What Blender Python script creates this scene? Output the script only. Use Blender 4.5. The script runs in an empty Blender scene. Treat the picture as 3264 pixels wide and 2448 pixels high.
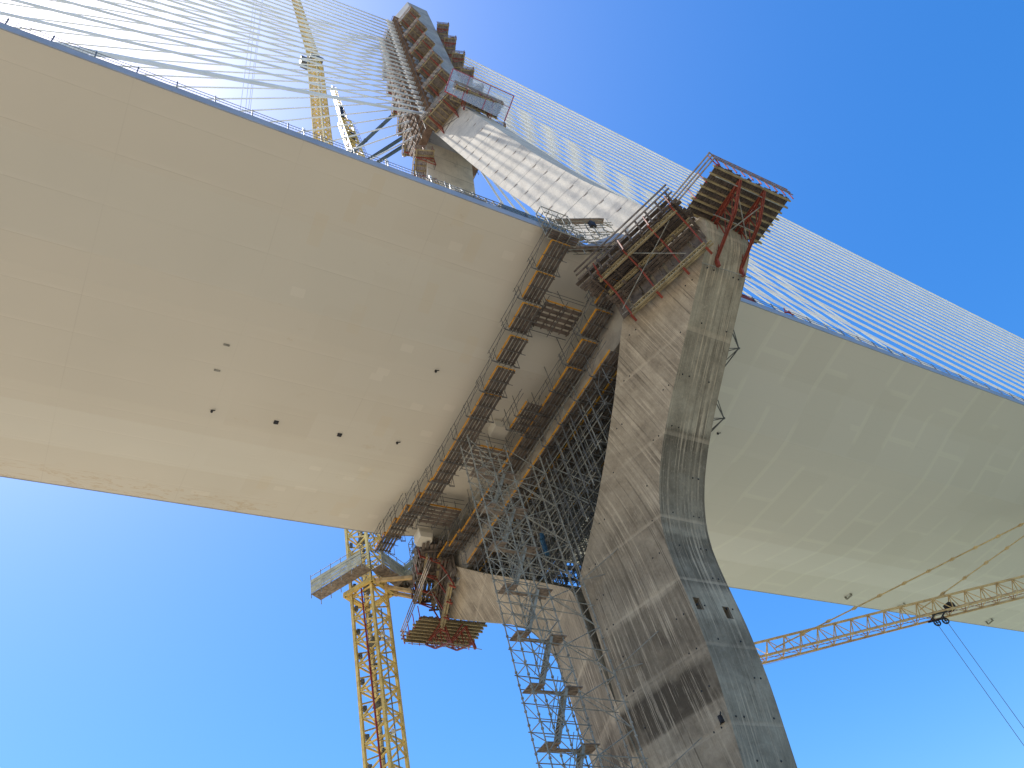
import bpy, math, random
from mathutils import Vector as V, Matrix
random.seed(7)
SC = bpy.context.scene
COL = SC.collection

# ------------------------------------------------------------------ camera
RM = ((0.450545013, 0.866145579, -0.216335452),
      (-0.739184441, 0.226040970, -0.634438210),
      (-0.500615175, 0.445754772, 0.742082967))
F, CAM = 2560.08, V((37.2298, -38.0471, 0.0))
RX, RY, RZ = V(RM[0]), V(RM[1]), V(RM[2])

def ray(px, py):
    return (RX * (px - 1632) + RY * (py - 1224) + RZ * F).normalized()

def at(px, py, x=None, y=None, z=None):
    d = ray(px, py)
    if x is not None: t = (x - CAM.x) / d.x
    elif y is not None: t = (y - CAM.y) / d.y
    else: t = (z - CAM.z) / d.z
    return CAM + d * t

cd = bpy.data.cameras.new('camera')
cam = bpy.data.objects.new('camera', cd)
COL.objects.link(cam)
m = Matrix(((RX.x, -RY.x, -RZ.x, CAM.x), (RX.y, -RY.y, -RZ.y, CAM.y), (RX.z, -RY.z, -RZ.z, CAM.z), (0, 0, 0, 1)))
cam.matrix_world = m
cd.sensor_width = 36
cd.lens = F / 3264 * 36
cd.clip_end = 20000
SC.camera = cam

# ------------------------------------------------------------------ light
SUN = V((-0.324, -0.25, 0.912)).normalized()
w = bpy.data.worlds.new('World')
SC.world = w
w.use_nodes = True
nt = w.node_tree
bg = nt.nodes['Background']
sky = nt.nodes.new('ShaderNodeTexSky')
sky.sky_type = 'NISHITA'
sky.sun_disc = False
sky.sun_elevation = math.asin(SUN.z)
sky.sun_rotation = math.atan2(SUN.x, SUN.y)
sky.altitude = 0
sky.air_density = 1.1
sky.dust_density = 1.05
sky.ozone_density = 3.0
hs = nt.nodes.new('ShaderNodeHueSaturation')
hs.inputs['Saturation'].default_value = 1.4
hs.inputs['Hue'].default_value = 0.505
nt.links.new(sky.outputs[0], hs.inputs['Color'])
nt.links.new(hs.outputs[0], bg.inputs[0])
bg.inputs[1].default_value = 0.15
sd = bpy.data.lights.new('sun', 'SUN')
sd.energy = 4.5
sd.angle = math.radians(0.53)
sd.color = (1, 0.95, 0.87)
so = bpy.data.objects.new('sun', sd)
COL.objects.link(so)
so.rotation_mode = 'QUATERNION'
so.rotation_quaternion = SUN.to_track_quat('Z', 'Y')
so.location = (-60, -40, 260)
SC.view_settings.view_transform = 'Standard'
SC.view_settings.look = 'None'
SC.view_settings.gamma = 1
SC.view_settings.exposure = 0.74

# ------------------------------------------------------------------ materials
def new_mat(name, rough=0.7, metal=0.0):
    mt = bpy.data.materials.new(name)
    mt.use_nodes = True
    n = mt.node_tree.nodes
    p = n['Principled BSDF']
    p.inputs['Roughness'].default_value = rough
    p.inputs['Metallic'].default_value = metal
    p.inputs['Specular IOR Level'].default_value = 0.18
    return mt, mt.node_tree, p

def N(t, kind, **kw):
    n = t.nodes.new(kind)
    for k, v in kw.items():
        if k in n.inputs: n.inputs[k].default_value = v
        else: setattr(n, k, v)
    return n

def pos(t, scale=(1, 1, 1), rot=(0, 0, 0), loc=(0, 0, 0)):
    g = t.nodes.new('ShaderNodeNewGeometry')
    mp = t.nodes.new('ShaderNodeMapping')
    mp.inputs['Scale'].default_value = scale
    mp.inputs['Rotation'].default_value = rot
    mp.inputs['Location'].default_value = loc
    t.links.new(g.outputs['Position'], mp.inputs['Vector'])
    return mp.outputs[0]

def noise(t, scale, det=4, vec=None, rough=0.55, dist=0):
    n = t.nodes.new('ShaderNodeTexNoise')
    n.inputs['Scale'].default_value = scale
    n.inputs['Detail'].default_value = det
    n.inputs['Roughness'].default_value = rough
    n.inputs['Distortion'].default_value = dist
    if vec is not None: t.links.new(vec, n.inputs['Vector'])
    return n.outputs[0]

def ramp(t, fac, stops, interp='LINEAR'):
    r = t.nodes.new('ShaderNodeValToRGB')
    r.color_ramp.interpolation = interp
    e = r.color_ramp.elements
    while len(e) < len(stops): e.new(0.5)
    for i, (p, c) in enumerate(stops):
        e[i].position = p
        if isinstance(c, (int, float)): c = (c, c, c)
        e[i].color = (*c, 1)
    t.links.new(fac, r.inputs[0])
    return r.outputs[0]

def mix(t, a, b, fac, mode='MIX'):
    n = t.nodes.new('ShaderNodeMix')
    n.data_type = 'RGBA'
    n.blend_type = mode
    for s, v in ((n.inputs[6], a), (n.inputs[7], b)):
        if isinstance(v, tuple): s.default_value = (*v, 1)
        else: t.links.new(v, s)
    if isinstance(fac, (int, float)): n.inputs[0].default_value = fac
    else: t.links.new(fac, n.inputs[0])
    return n.outputs[2]

def math_(t, op, a, b=None, c=None):
    n = t.nodes.new('ShaderNodeMath')
    n.operation = op
    for i, v in enumerate((a, b, c)):
        if v is None: continue
        if isinstance(v, (int, float)): n.inputs[i].default_value = v
        else: t.links.new(v, n.inputs[i])
    return n.outputs[0]

def bump(t, p, h, strength=0.3, dist=0.05):
    b = t.nodes.new('ShaderNodeBump')
    b.inputs['Strength'].default_value = strength
    b.inputs['Distance'].default_value = dist
    t.links.new(h, b.inputs['Height'])
    t.links.new(b.outputs[0], p.inputs['Normal'])

def sep(t, vec):
    s = t.nodes.new('ShaderNodeSeparateXYZ')
    t.links.new(vec, s.inputs[0])
    return s.outputs

def simple(name, c1, c2=None, scale=1.5, rough=0.6, metal=0.0, vec=(1, 1, 1)):
    mt, t, p = new_mat(name, rough, metal)
    if c2 is None: c2 = tuple(v * 0.6 for v in c1)
    f = noise(t, scale, 5, pos(t, vec), 0.65)
    t.links.new(ramp(t, f, [(0.3, c2), (0.62, c1)]), p.inputs['Base Color'])
    return mt

def concrete(name, light, mid, dark, lift, off, dirt, seam=0.5, dirt_front=None, dirt_side=None):
    """weathered cast concrete: pour lifts, vertical wash marks, blotches, scratches"""
    mt, t, p = new_mat(name, 0.88)
    L = t.links
    v = pos(t)
    x, y, z = sep(t, v)
    big = noise(t, 0.2, 5, v, 0.6, 0.8)
    med = noise(t, 0.6, 6, v, 0.62, 0.4)
    fine = noise(t, 7, 6, v, 0.75)
    g0 = t.nodes.new('ShaderNodeNewGeometry')
    isx = math_(t, 'LESS_THAN', math_(t, 'ABSOLUTE', sep(t, g0.outputs['True Normal'])[1]), 0.5)
    uu = math_(t, 'ADD', math_(t, 'MULTIPLY', y, isx), math_(t, 'MULTIPLY', x, math_(t, 'SUBTRACT', 1.0, isx)))
    def uv(a, b, c):
        cb = t.nodes.new('ShaderNodeCombineXYZ')
        L.new(math_(t, 'MULTIPLY', uu, a), cb.inputs[0]); cb.inputs[1].default_value = c; L.new(math_(t, 'MULTIPLY', z, b), cb.inputs[2])
        return cb.outputs[0]
    run = noise(t, 1.0, 6, uv(6.0, 0.075, 0.3), 0.74, 0.05)
    run2 = noise(t, 1.0, 6, uv(3.6, 0.06, 7.1), 0.74)
    brk = noise(t, 0.45, 3, pos(t, loc=(9, 2, 4)), 0.6)
    scr = noise(t, 1.0, 4, pos(t, (7, 7, 0.35), rot=(0.0, 0.55, 0.0)), 0.68)
    zl = math_(t, 'DIVIDE', math_(t, 'ADD', z, off), lift)
    fr = math_(t, 'FRACT', zl)
    wn = t.nodes.new('ShaderNodeTexWhiteNoise'); wn.noise_dimensions = '1D'
    L.new(math_(t, 'FLOOR', zl), wn.inputs['W'])
    col = ramp(t, med, [(0.3, dark), (0.47, mid), (0.68, light)])
    col = mix(t, col, ramp(t, big, [(0.36, dark), (0.5, mid), (0.64, light)]), 0.35)
    if dirt_front:
        zn = math_(t, 'DIVIDE', z, 50.0)
        zn2 = math_(t, 'ADD', zn, math_(t, 'MULTIPLY', math_(t, 'SUBTRACT', med, 0.5), 0.012))
        a = ramp(t, zn2, dirt_front); b = ramp(t, zn2, dirt_side)
        g = t.nodes.new('ShaderNodeNewGeometry')
        nx = isx
        dk = mix(t, a, b, math_(t, 'GREATER_THAN', nx, 0.6))
        dk = math_(t, 'MULTIPLY', dk, ramp(t, brk, [(0.34, 0.55), (0.5, 1.0)]))
        col = mix(t, col, tuple(c * 0.5 for c in dark), dk)
        sky_tint = math_(t, 'GREATER_THAN', nx, 0.6)  # side faces tinted blue: sky light put into the colour
        col = mix(t, col, (0.86, 0.98, 1.05), math_(t, 'MULTIPLY', sky_tint, 0.6), 'MULTIPLY')
    else:
        dk = math_(t, 'MULTIPLY', math_(t, 'GREATER_THAN', wn.outputs[0], 0.6), dirt)
        col = mix(t, col, tuple(c * 0.75 for c in dark), dk)
    pale = math_(t, 'MULTIPLY', ramp(t, run, [(0.535, 0.0), (0.56, 1.0)]), ramp(t, brk, [(0.40, 0.15), (0.6, 1.0)]))
    col = mix(t, col, tuple(min(1, c * 1.2) for c in light), math_(t, 'MULTIPLY', pale, 0.75 * min(1, dirt + 0.08)))
    drk = math_(t, 'MULTIPLY', ramp(t, run2, [(0.55, 0.0), (0.62, 1.0)]), ramp(t, big, [(0.42, 0.2), (0.55, 1.0)]))
    col = mix(t, col, tuple(c * 0.5 for c in dark), math_(t, 'MULTIPLY', drk, 0.75 * min(1, dirt + 0.1)))
    col = mix(t, col, tuple(min(1, c * 1.15) for c in light), math_(t, 'MULTIPLY', ramp(t, scr, [(0.58, 0.0), (0.63, 1.0)]), 0.3 * min(1, dirt)))
    jl = ramp(t, fr, [(0.0, 1.0), (0.03, 1.0), (0.06, 0.0), (0.985, 0.0)] if dirt > 0.3 else [(0.0, 1.0), (0.022, 1.0), (0.035, 0.0), (0.985, 0.0)])
    jl = math_(t, 'MULTIPLY', jl, ramp(t, big, [(0.4, 0.35), (0.6, 1.0)]))
    col = mix(t, col, tuple(min(1, c * 1.1) for c in light) if dirt > 0.3 else tuple(c * 0.35 for c in dark), math_(t, 'MULTIPLY', jl, seam))
    col = mix(t, col, (0.45, 0.45, 0.45), ramp(t, fine, [(0.3, 0.35), (0.55, 0.0)]), 'MULTIPLY')
    L.new(col, p.inputs['Base Color'])
    if dirt_front:
        # board and panel joints: fine upright lines
        for cc, per, st_ in ((y, 0.62, 0.35), (x, 1.27, 0.3)):
            f_ = math_(t, 'FRACT', math_(t, 'DIVIDE', math_(t, 'ADD', cc, 50.3), per))
            ln = ramp(t, f_, [(0.0, 1.0), (0.05, 1.0), (0.09, 0.0)])
            sel = math_(t, 'GREATER_THAN', nx, 0.6) if cc is y else math_(t, 'LESS_THAN', nx, 0.6)
            ln = math_(t, 'MULTIPLY', math_(t, 'MULTIPLY', ln, sel), ramp(t, brk, [(0.4, 0.2), (0.55, 1.0)]))
            col = mix(t, col, tuple(c * 0.55 for c in dark), math_(t, 'MULTIPLY', ln, st_))
        L.new(col, p.inputs['Base Color'])
    hh = math_(t, 'ADD', math_(t, 'MULTIPLY', fine, 0.35), math_(t, 'MULTIPLY', med, 0.8))
    hh = math_(t, 'SUBTRACT', hh, math_(t, 'MULTIPLY', jl, 0.6))
    bump(t, p, hh, 0.4, 0.07)
    return mt

M = {}
DF = [(0.0, 0.05), (0.392, 0.1), (0.395, 0.95), (0.438, 1.0), (0.442, 0.55), (0.449, 0.1), (0.455, 0.55), (0.535, 0.5), (0.54, 0.05), (0.55, 0.1), (0.56, 0.35), (0.62, 0.4), (0.66, 0.1), (0.8, 0.0), (1.0, 0.0)]
DS = [(0.0, 0.35), (0.26, 0.3), (0.3, 0.1), (0.38, 0.05), (0.42, 0.1), (0.45, 0.6), (0.485, 0.4), (0.495, 0.0), (0.53, 0.05), (0.54, 0.75), (0.575, 0.6), (0.58, 0.85), (0.61, 0.65), (0.615, 0.1), (0.625, 0.45), (0.70, 0.6), (0.728, 0.75), (0.732, 0.0), (0.8, 0.1), (1.0, 0.05)]
M['low'] = concrete('weathered_brown_concrete', (0.51, 0.42, 0.295), (0.35, 0.284, 0.195), (0.19, 0.15, 0.103), 4.5, -0.1, 0.8, dirt_front=DF, dirt_side=DS)
M['up'] = concrete('pale_upper_concrete', (0.68, 0.60, 0.48), (0.60, 0.525, 0.415), (0.38, 0.34, 0.29), 3.15, 0.6, 0.08, seam=0.8)
M['mast'] = concrete('grey_mast_concrete', (0.40, 0.40, 0.385), (0.31, 0.315, 0.31), (0.22, 0.225, 0.225), 4.2, 1.1, 0.12, seam=0.35)
M['beam'] = simple('crossbeam_concrete', (0.36, 0.32, 0.25), (0.2, 0.17, 0.14), 0.7, 0.85)

# deck soffit: cream paint with repainted rectangles
mt, t, p = new_mat('cream_deck_paint', 0.55)
v = pos(t)
x, y, z = sep(t, v)
cream, cream2 = (0.635, 0.585, 0.475), (0.58, 0.54, 0.44)
col = ramp(t, noise(t, 0.05, 3, v, 0.5), [(0.3, cream2), (0.7, cream)])
def brick(t, bw, rh, mortar, off=0.5, rot=0.0, loc=(0, 0, 0), sm=0.0):
    b = t.nodes.new('ShaderNodeTexBrick')
    b.inputs['Scale'].default_value = 1.0
    b.inputs['Brick Width'].default_value = bw
    b.inputs['Row Height'].default_value = rh
    b.inputs['Mortar Size'].default_value = mortar
    b.inputs['Mortar Smooth'].default_value = sm
    b.inputs['Color1'].default_value = (0, 0, 0, 1)
    b.inputs['Color2'].default_value = (1, 1, 1, 1)
    b.inputs['Mortar'].default_value = (0, 0, 0, 1)
    b.offset = off
    t.links.new(pos(t, (1, 1, 1), (0, 0, rot), loc), b.inputs['Vector'])
    return b
mul = lambda a, b: math_(t, 'MULTIPLY', a, b)
land = mul(math_(t, 'GREATER_THAN', y, -29.3), math_(t, 'LESS_THAN', y, 3))
b1 = brick(t, 6.4, 3.1, 0.0, 0.41, 1.5708, (0, -1.2, 0))
b2 = brick(t, 0.95, 0.62, 0.0, 0.3, 1.5708, (0.4, 0.7, 0))
b4 = brick(t, 2.2, 0.9, 0.0, 0.3, 0, (0.1, 0.2, 0))
patchy = ramp(t, noise(t, 0.13, 2, pos(t, loc=(7, 3, 0)), 0.5), [(0.42, 0.25), (0.58, 1.0)])
col = mix(t, col, (0.565, 0.51, 0.40), mul(mul(ramp(t, b1.outputs[0], [(0.35, 0.0), (0.36, 0.5), (0.68, 0.5), (0.69, 1.0)]), land), mul(patchy, 0.42)))
col = mix(t, col, (0.86, 0.80, 0.67), mul(mul(ramp(t, b2.outputs[0], [(0.965, 0.0), (0.97, 1.0)]), land), 0.14))
col = mix(t, col, (0.60, 0.50, 0.33), mul(mul(ramp(t, b4.outputs[0], [(0.95, 0.0), (0.96, 1.0)]), land), 0.2))
# plate seams: thin longitudinal welds, sparse transverse welds
fx = math_(t, 'FRACT', math_(t, 'DIVIDE', math_(t, 'ADD', x, 17.9), 3.05))
fy = math_(t, 'FRACT', math_(t, 'DIVIDE', math_(t, 'ADD', y, 0.3), 10.0))
sx_ = ramp(t, fx, [(0.0, 1.0), (0.012, 1.0), (0.02, 0.0), (0.06, 0.0)])
wx = ramp(t, fx, [(0.0, 0.0), (0.02, 0.9), (0.12, 0.0)])
sy_ = ramp(t, fy, [(0.0, 1.0), (0.004, 1.0), (0.006, 0.0)])
fade = ramp(t, noise(t, 0.22, 3, pos(t, loc=(2, 8, 0)), 0.5), [(0.38, 0.15), (0.6, 1.0)])
col = mix(t, col, (0.42, 0.375, 0.30), mul(mul(sx_, fade), 0.36))
col = mix(t, col, (0.82, 0.76, 0.64), mul(mul(wx, fade), 0.12))
col = mix(t, col, (0.45, 0.40, 0.32), mul(mul(sy_, fade), 0.3))
# river side: colour greyed to offset green water bounce, pale strips over the ribs
riv = math_(t, 'GREATER_THAN', y, 2.0)
col = mix(t, col, (0.66, 0.63, 0.56), mul(riv, 0.55))
b5 = brick(t, 7.3, 4.1, 0.0, 0.37, 0, (0.6, 0.4, 0))
col = mix(t, col, (0.52, 0.485, 0.39), mul(mul(ramp(t, b5.outputs[0], [(0.6, 0.0), (0.61, 1.0)]), riv), 0.13))
b6 = brick(t, 14.6, 4.1, 0.3, 0.3, 0, (0.6, 0.4, 0), 0.25)
keep = ramp(t, noise(t, 0.16, 2, pos(t, loc=(1, 9, 0)), 0.5), [(0.45, 0.0), (0.5, 1.0)])
col = mix(t, col, (0.78, 0.755, 0.61), mul(mul(mul(b6.outputs['Fac'], riv), keep), 0.22))
# ochre run stains by the far edge, land side
st = noise(t, 0.5, 4, pos(t, (2.2, 0.5, 1), loc=(0, 4, 0)), 0.5, 1.2)
sm = mul(ramp(t, math_(t, 'MULTIPLY', x, -0.05), [(0.70, 0.0), (0.80, 1.0)]), math_(t, 'LESS_THAN', y, -22))
line = ramp(t, st, [(0.47, 0.0), (0.5, 1.0), (0.505, 0.15), (0.56, 0.0)])
col = mix(t, col, (0.45, 0.31, 0.14), mul(mul(line, sm), 0.6))
t2 = ramp(t, noise(t, 0.5, 8, pos(t, (1, 0.6, 1), loc=(0, 0, 5)), 0.75), [(0.63, 0.0), (0.68, 1.0)])
col = mix(t, col, (0.5, 0.40, 0.25), mul(mul(t2, land), 0.3))
t.links.new(col, p.inputs['Base Color'])
hb = math_(t, 'ADD', mul(sx_, -0.5), mul(noise(t, 0.35, 2, v), 1.0))
bump(t, p, hb, 0.25, 0.05)
M['soffit'] = mt

M['fascia'] = simple('pale_blue_fascia_paint', (0.33, 0.36, 0.40), (0.26, 0.29, 0.33), 0.6, 0.4)
M['road'] = simple('deck_top', (0.30, 0.29, 0.28), (0.2, 0.2, 0.2), 0.8, 0.9)
M['cable'] = simple('white_cable_sheath', (0.80, 0.81, 0.79), (0.70, 0.71, 0.68), 0.3, 0.45)
M['steel'] = simple('galvanised_tube', (0.33, 0.32, 0.265), (0.15, 0.145, 0.12), 2.2, 0.6, 0.0)
M['dsteel'] = simple('dark_weathered_tube', (0.16, 0.16, 0.15), (0.07, 0.07, 0.066), 2.2, 0.65, 0.0)
M['rail'] = simple('rail_steel', (0.17, 0.19, 0.21), (0.1, 0.11, 0.12), 2, 0.6)
M['red'] = simple('red_oxide_steel', (0.27, 0.058, 0.034), (0.14, 0.038, 0.026), 1.8, 0.5)
M['redw'] = simple('red_primer', (0.45, 0.055, 0.045), (0.27, 0.045, 0.04), 2.5, 0.5)
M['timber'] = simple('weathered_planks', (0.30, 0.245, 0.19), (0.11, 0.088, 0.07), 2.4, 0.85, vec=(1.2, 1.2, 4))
M['timberd'] = simple('dark_planks', (0.17, 0.135, 0.105), (0.065, 0.052, 0.042), 2.2, 0.9)  # second plank colour, a darker brown
M['ply'] = simple('form_plywood', (0.25, 0.165, 0.11), (0.11, 0.07, 0.05), 1.6, 0.8)
M['joist'] = simple('yellow_timber_joists', (0.40, 0.32, 0.17), (0.20, 0.155, 0.09), 2.1, 0.7)
M['toe'] = simple('orange_toe_board', (0.62, 0.29, 0.03), (0.42, 0.19, 0.025), 2, 0.55)
M['crane'] = simple('yellow_crane_paint', (0.78, 0.57, 0.17), (0.42, 0.30, 0.11), 1.4, 0.45)
M['crane2'] = simple('ochre_crane_paint', (0.72, 0.52, 0.24), (0.45, 0.28, 0.12), 1.4, 0.45)
M['dark'] = simple('black_rubber', (0.035, 0.035, 0.038), (0.02, 0.02, 0.02), 2, 0.6)
M['strut'] = simple('blue_grey_pipe', (0.09, 0.13, 0.16), (0.055, 0.08, 0.10), 1.1, 0.5)
M['panel'] = simple('cream_mesh_panel', (0.46, 0.43, 0.27), (0.22, 0.20, 0.14), 1.8, 0.6)
M['white'] = simple('white_paint', (0.78, 0.78, 0.76), (0.6, 0.6, 0.58), 1.5, 0.5)
M['pblock'] = simple('dusty_anchor_steel', (0.42, 0.40, 0.37), (0.22, 0.2, 0.18), 2, 0.8)
M['blue'] = simple('blue_plastic', (0.03, 0.09, 0.15), (0.02, 0.05, 0.09), 1.5, 0.6)
M['hose'] = simple('dark_red_hose', (0.28, 0.03, 0.04), (0.18, 0.025, 0.03), 2, 0.5)
M['sand'] = simple('ground_sand', (0.43, 0.37, 0.285), (0.33, 0.28, 0.215), 0.05, 0.95)
mt, t, p = new_mat('green_water', 0.12)
t.links.new(ramp(t, noise(t, 0.03, 5, pos(t)), [(0.3, (0.17, 0.205, 0.15)), (0.7, (0.255, 0.28, 0.22))]), p.inputs['Base Color'])
bump(t, p, noise(t, 1.2, 5, pos(t)), 0.5, 0.2)
M['water'] = mt
mt, t, p = new_mat('translucent_net', 0.7)
p.inputs['Base Color'].default_value = (0.62, 0.66, 0.70, 1)
wv = noise(t, 14, 2, pos(t))
t.links.new(ramp(t, wv, [(0.4, 0.12), (0.6, 0.42)]), p.inputs['Alpha'])
M['net'] = mt
mt, t, p = new_mat('blue_scaffold_net', 0.7)
p.inputs['Base Color'].default_value = (0.16, 0.24, 0.30, 1)
t.links.new(ramp(t, noise(t, 5, 2, pos(t)), [(0.4, 0.45), (0.6, 0.8)]), p.inputs['Alpha'])
M['bnet'] = mt
mt, t, p = new_mat('lamp_glass', 0.2)
p.inputs['Base Color'].default_value = (0.9, 0.9, 0.86, 1)
p.inputs['Metallic'].default_value = 0.6
M['lamp'] = mt

# ------------------------------------------------------------------ mesh builder
class MB:
    def __init__(s):
        s.v = []; s.f = []
    def quadprism(s, a, b):          # two rings of points
        n = len(a); o = len(s.v)
        s.v += [V(q) for q in a] + [V(q) for q in b]
        for i in range(n):
            j = (i + 1) % n
            s.f.append((o + i, o + j, o + n + j, o + n + i))
        s.f.append(tuple(o + n - 1 - i for i in range(n)))
        s.f.append(tuple(o + n + i for i in range(n)))
        return s
    def loft(s, rings, cap=True):
        n = len(rings[0]); o = len(s.v)
        for r in rings: s.v += [V(q) for q in r]
        for k in range(len(rings) - 1):
            for i in range(n):
                j = (i + 1) % n
                a = o + k * n
                s.f.append((a + i, a + j, a + n + j, a + n + i))
        if cap:
            s.f.append(tuple(o + n - 1 - i for i in range(n)))
            e = o + (len(rings) - 1) * n
            s.f.append(tuple(e + i for i in range(n)))
        return s
    def box(s, c, size, ax=None):
        c = V(c)
        ax = ax or (V((1, 0, 0)), V((0, 1, 0)), V((0, 0, 1)))
        h = [ax[i] * (size[i] / 2) for i in range(3)]
        lo = [c - h[2] + a * h[0] + b * h[1] for a, b in ((-1, -1), (1, -1), (1, 1), (-1, 1))]
        return s.quadprism(lo, [q + h[2] * 2 for q in lo])
    def bar(s, p, q, w_, h_=None, up=(0, 0, 1)):
        p, q = V(p), V(q); d = q - p
        if d.length < 1e-6: return s
        d.normalize(); up = V(up)
        if abs(d.dot(up)) > 0.98: up = V((1, 0, 0))
        a = d.cross(up).normalized(); b = a.cross(d).normalized()
        h_ = h_ or w_
        r = [a * (i * w_ / 2) + b * (j * h_ / 2) for i, j in ((-1, -1), (1, -1), (1, 1), (-1, 1))]
        return s.quadprism([p + k for k in r], [q + k for k in r])
    def tube(s, p, q, r, n=5):
        p, q = V(p), V(q); d = q - p
        if d.length < 1e-6: return s
        d.normalize(); up = V((0, 0, 1)) if abs(d.z) < 0.95 else V((1, 0, 0))
        a = d.cross(up).normalized(); b = a.cross(d)
        rr = [(a * math.cos(k * 2 * math.pi / n) + b * math.sin(k * 2 * math.pi / n)) * r for k in range(n)]
        return s.quadprism([p + k for k in rr], [q + k for k in rr])
    def path(s, pts, r, n=6):
        for a, b in zip(pts, pts[1:]): s.tube(a, b, r, n)
        return s
    def build(s, name, mat, parent=None, loc=None, kind=None):
        vs = s.v
        if parent is not None: o0 = V(parent['_o'])
        else:
            o0 = V(loc) if loc is not None else V((sum(q.x for q in vs) / len(vs), sum(q.y for q in vs) / len(vs), min(q.z for q in vs)))
        me = bpy.data.meshes.new(name)
        me.from_pydata([tuple(q - o0) for q in vs], [], s.f)
        me.update()
        me.materials.append(mat)
        o = bpy.data.objects.new(name, me)
        COL.objects.link(o)
        if parent is not None:
            o.parent = parent
        else:
            o.location = o0
        o['_o'] = tuple(o0)
        if kind: o['kind'] = kind
        return o

class Each:
    """every bar or tube drawn through this becomes a part of its own"""
    def __init__(s, name, mat, parent): s.a = (name, mat, parent)
    def __getattr__(s, k):
        def f(*p, **q):
            m_ = MB(); getattr(m_, k)(*p, **q); m_.build(*s.a)
        return f
USED = []
def tag(o, label, cat, group=None):
    o['label'] = label; o['category'] = cat
    if group: o['group'] = group
    USED.append(label)
    return o
def thing(name, loc, label, cat, group=None):
    o = bpy.data.objects.new(name, None)
    COL.objects.link(o)
    o.location = loc
    o.empty_display_size = 0.5
    o['_o'] = tuple(loc)
    return tag(o, label, cat, group)

ORD = ['first', 'second', 'third', 'fourth', 'fifth', 'sixth', 'seventh', 'eighth', 'ninth', 'tenth', 'eleventh', 'twelfth', 'thirteenth', 'fourteenth', 'fifteenth', 'sixteenth', 'seventeenth', 'eighteenth', 'nineteenth', 'twentieth', 'twenty-first', 'twenty-second']

def lerp(tab, z):
    if z <= tab[0][0]: return tab[0][1]
    for (a, xa), (b, xb) in zip(tab, tab[1:]):
        if z <= b: return xa + (xb - xa) * (z - a) / (b - a)
    return tab[-1][1]

# ------------------------------------------------------------------ setting
g = MB(); g.quadprism([(-3000, -3000, -2), (3000, -3000, -2), (3000, 14, -2), (-3000, 14, -2)], [(-3000, -3000, -1.6), (3000, -3000, -1.6), (3000, 14, -1.6), (-3000, 14, -1.6)])
g.build('ground', M['sand'], kind='structure')
g = MB(); g.quadprism([(-3000, 14.01, -3), (3000, 14.01, -3), (3000, 4000, -3), (-3000, 4000, -3)], [(-3000, 14.01, -2.3), (3000, 14.01, -2.3), (3000, 4000, -2.3), (-3000, 4000, -2.3)])
g.build('water', M['water'], kind='structure')

# ------------------------------------------------------------------ deck
SZ = [(-17.2, 50.4), (-15.7, 50.15), (-12.2, 49.55), (-9.4, 48.6), (-6.6, 47.75), (-4.6, 47.5), (0, 47.42), (4.6, 47.5), (6.6, 47.75), (9.4, 48.6), (12.2, 49.55), (15.7, 50.15), (17.2, 50.4)]
def soffit(x):
    return lerp([(a, b) for a, b in SZ], max(-17.2, min(17.2, x)))
def edge(y):
    # half width of the deck, pinched then flared round the pylon legs
    return lerp([(-400, 17.2), (-11, 17.2), (-8.2, 16.75), (-6.3, 18.6), (-5.4, 18.7), (1.4, 18.7), (2.3, 18.6), (4.2, 16.75), (7, 17.2), (500, 17.2)], y)
deck = thing('bridge_deck', (0, 0, 47.4), 'long cream painted bridge deck with pale blue edge crossing behind the concrete pylon', 'bridge deck')
ys = [-400, -300, -220, -150, -120, -90, -70, -60, -50, -40, -30, -20, -11, -9.6, -8.2, -7.2, -6.3, -5.4, -2, 1.4, 2.3, 3.2, 4.2, 5.6, 7, 15, 25, 40, 60, 80, 120, 160, 220, 300]
mb = MB()
rings = []
for yy in ys:
    e = edge(yy); k = e / 17.2
    r = []
    for i, (a, b) in enumerate(SZ):
        xx = a if abs(a) < 12 else a * k if abs(a) > 17 else a * (1 + (k - 1) * 0.6)
        r.append((xx, yy, b))
    r.append((e - 0.02, yy, 51.22)); r.append((-e + 0.02, yy, 51.22))
    rings.append(r)
mb.loft(rings)
girder = mb.build('girder', M['soffit'], deck)
for pl in girder.data.polygons: pl.use_smooth = False
for s_ in (1, -1):
    mb = MB()
    for a, b in zip(ys, ys[1:]):
        ea, eb = edge(a) * s_, edge(b) * s_
        t_ = 0.09 * s_
        mb.quadprism([(ea - t_, a, 50.43), (ea + t_, a, 50.37), (ea + t_, a, 51.1), (ea - t_, a, 51.25)],
                     [(eb - t_, b, 50.43), (eb + t_, b, 50.37), (eb + t_, b, 51.1), (eb - t_, b, 51.25)])
    mb.build('fascia', M['fascia'], deck)
mb = MB(); mb.box((0, -50, 51.26), (33.6, 699, 0.06)); mb.build('roadway', M['road'], deck)
# hanging edge lamps / drain outlets and hatches on the soffit
for (px, py) in ((880, 1345), (1082, 1385)):
    q = at(px, py, z=47.5); mb = MB()
    mb.box((q.x, q.y, soffit(q.x) - 0.03), (0.30, 0.34, 0.1)); mb.build('soffit_hatch', M['dark'], deck)
for (px, py) in ((722, 1098), (692, 1178)):
    q = at(px, py, z=47.5); mb = MB()
    mb.box((q.x, q.y, soffit(q.x) - 0.02), (0.14, 0.42, 0.06)); mb.build('vent_grille', M['steel'], deck)
for (px, py) in ((1388, 1180), (1265, 1408), (675, 1307), (2288, 1382)):
    q = at(px, py, z=47.55); mb = MB()
    zz = soffit(q.x)
    mb.tube((q.x, q.y, zz + 0.05), (q.x, q.y, zz - 0.16), 0.09, 8); mb.tube((q.x, q.y, zz - 0.05), (q.x + 0.2, q.y + 0.2, zz - 0.12), 0.04)
    mb.build('drain_spout', M['dark'], deck)
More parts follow.
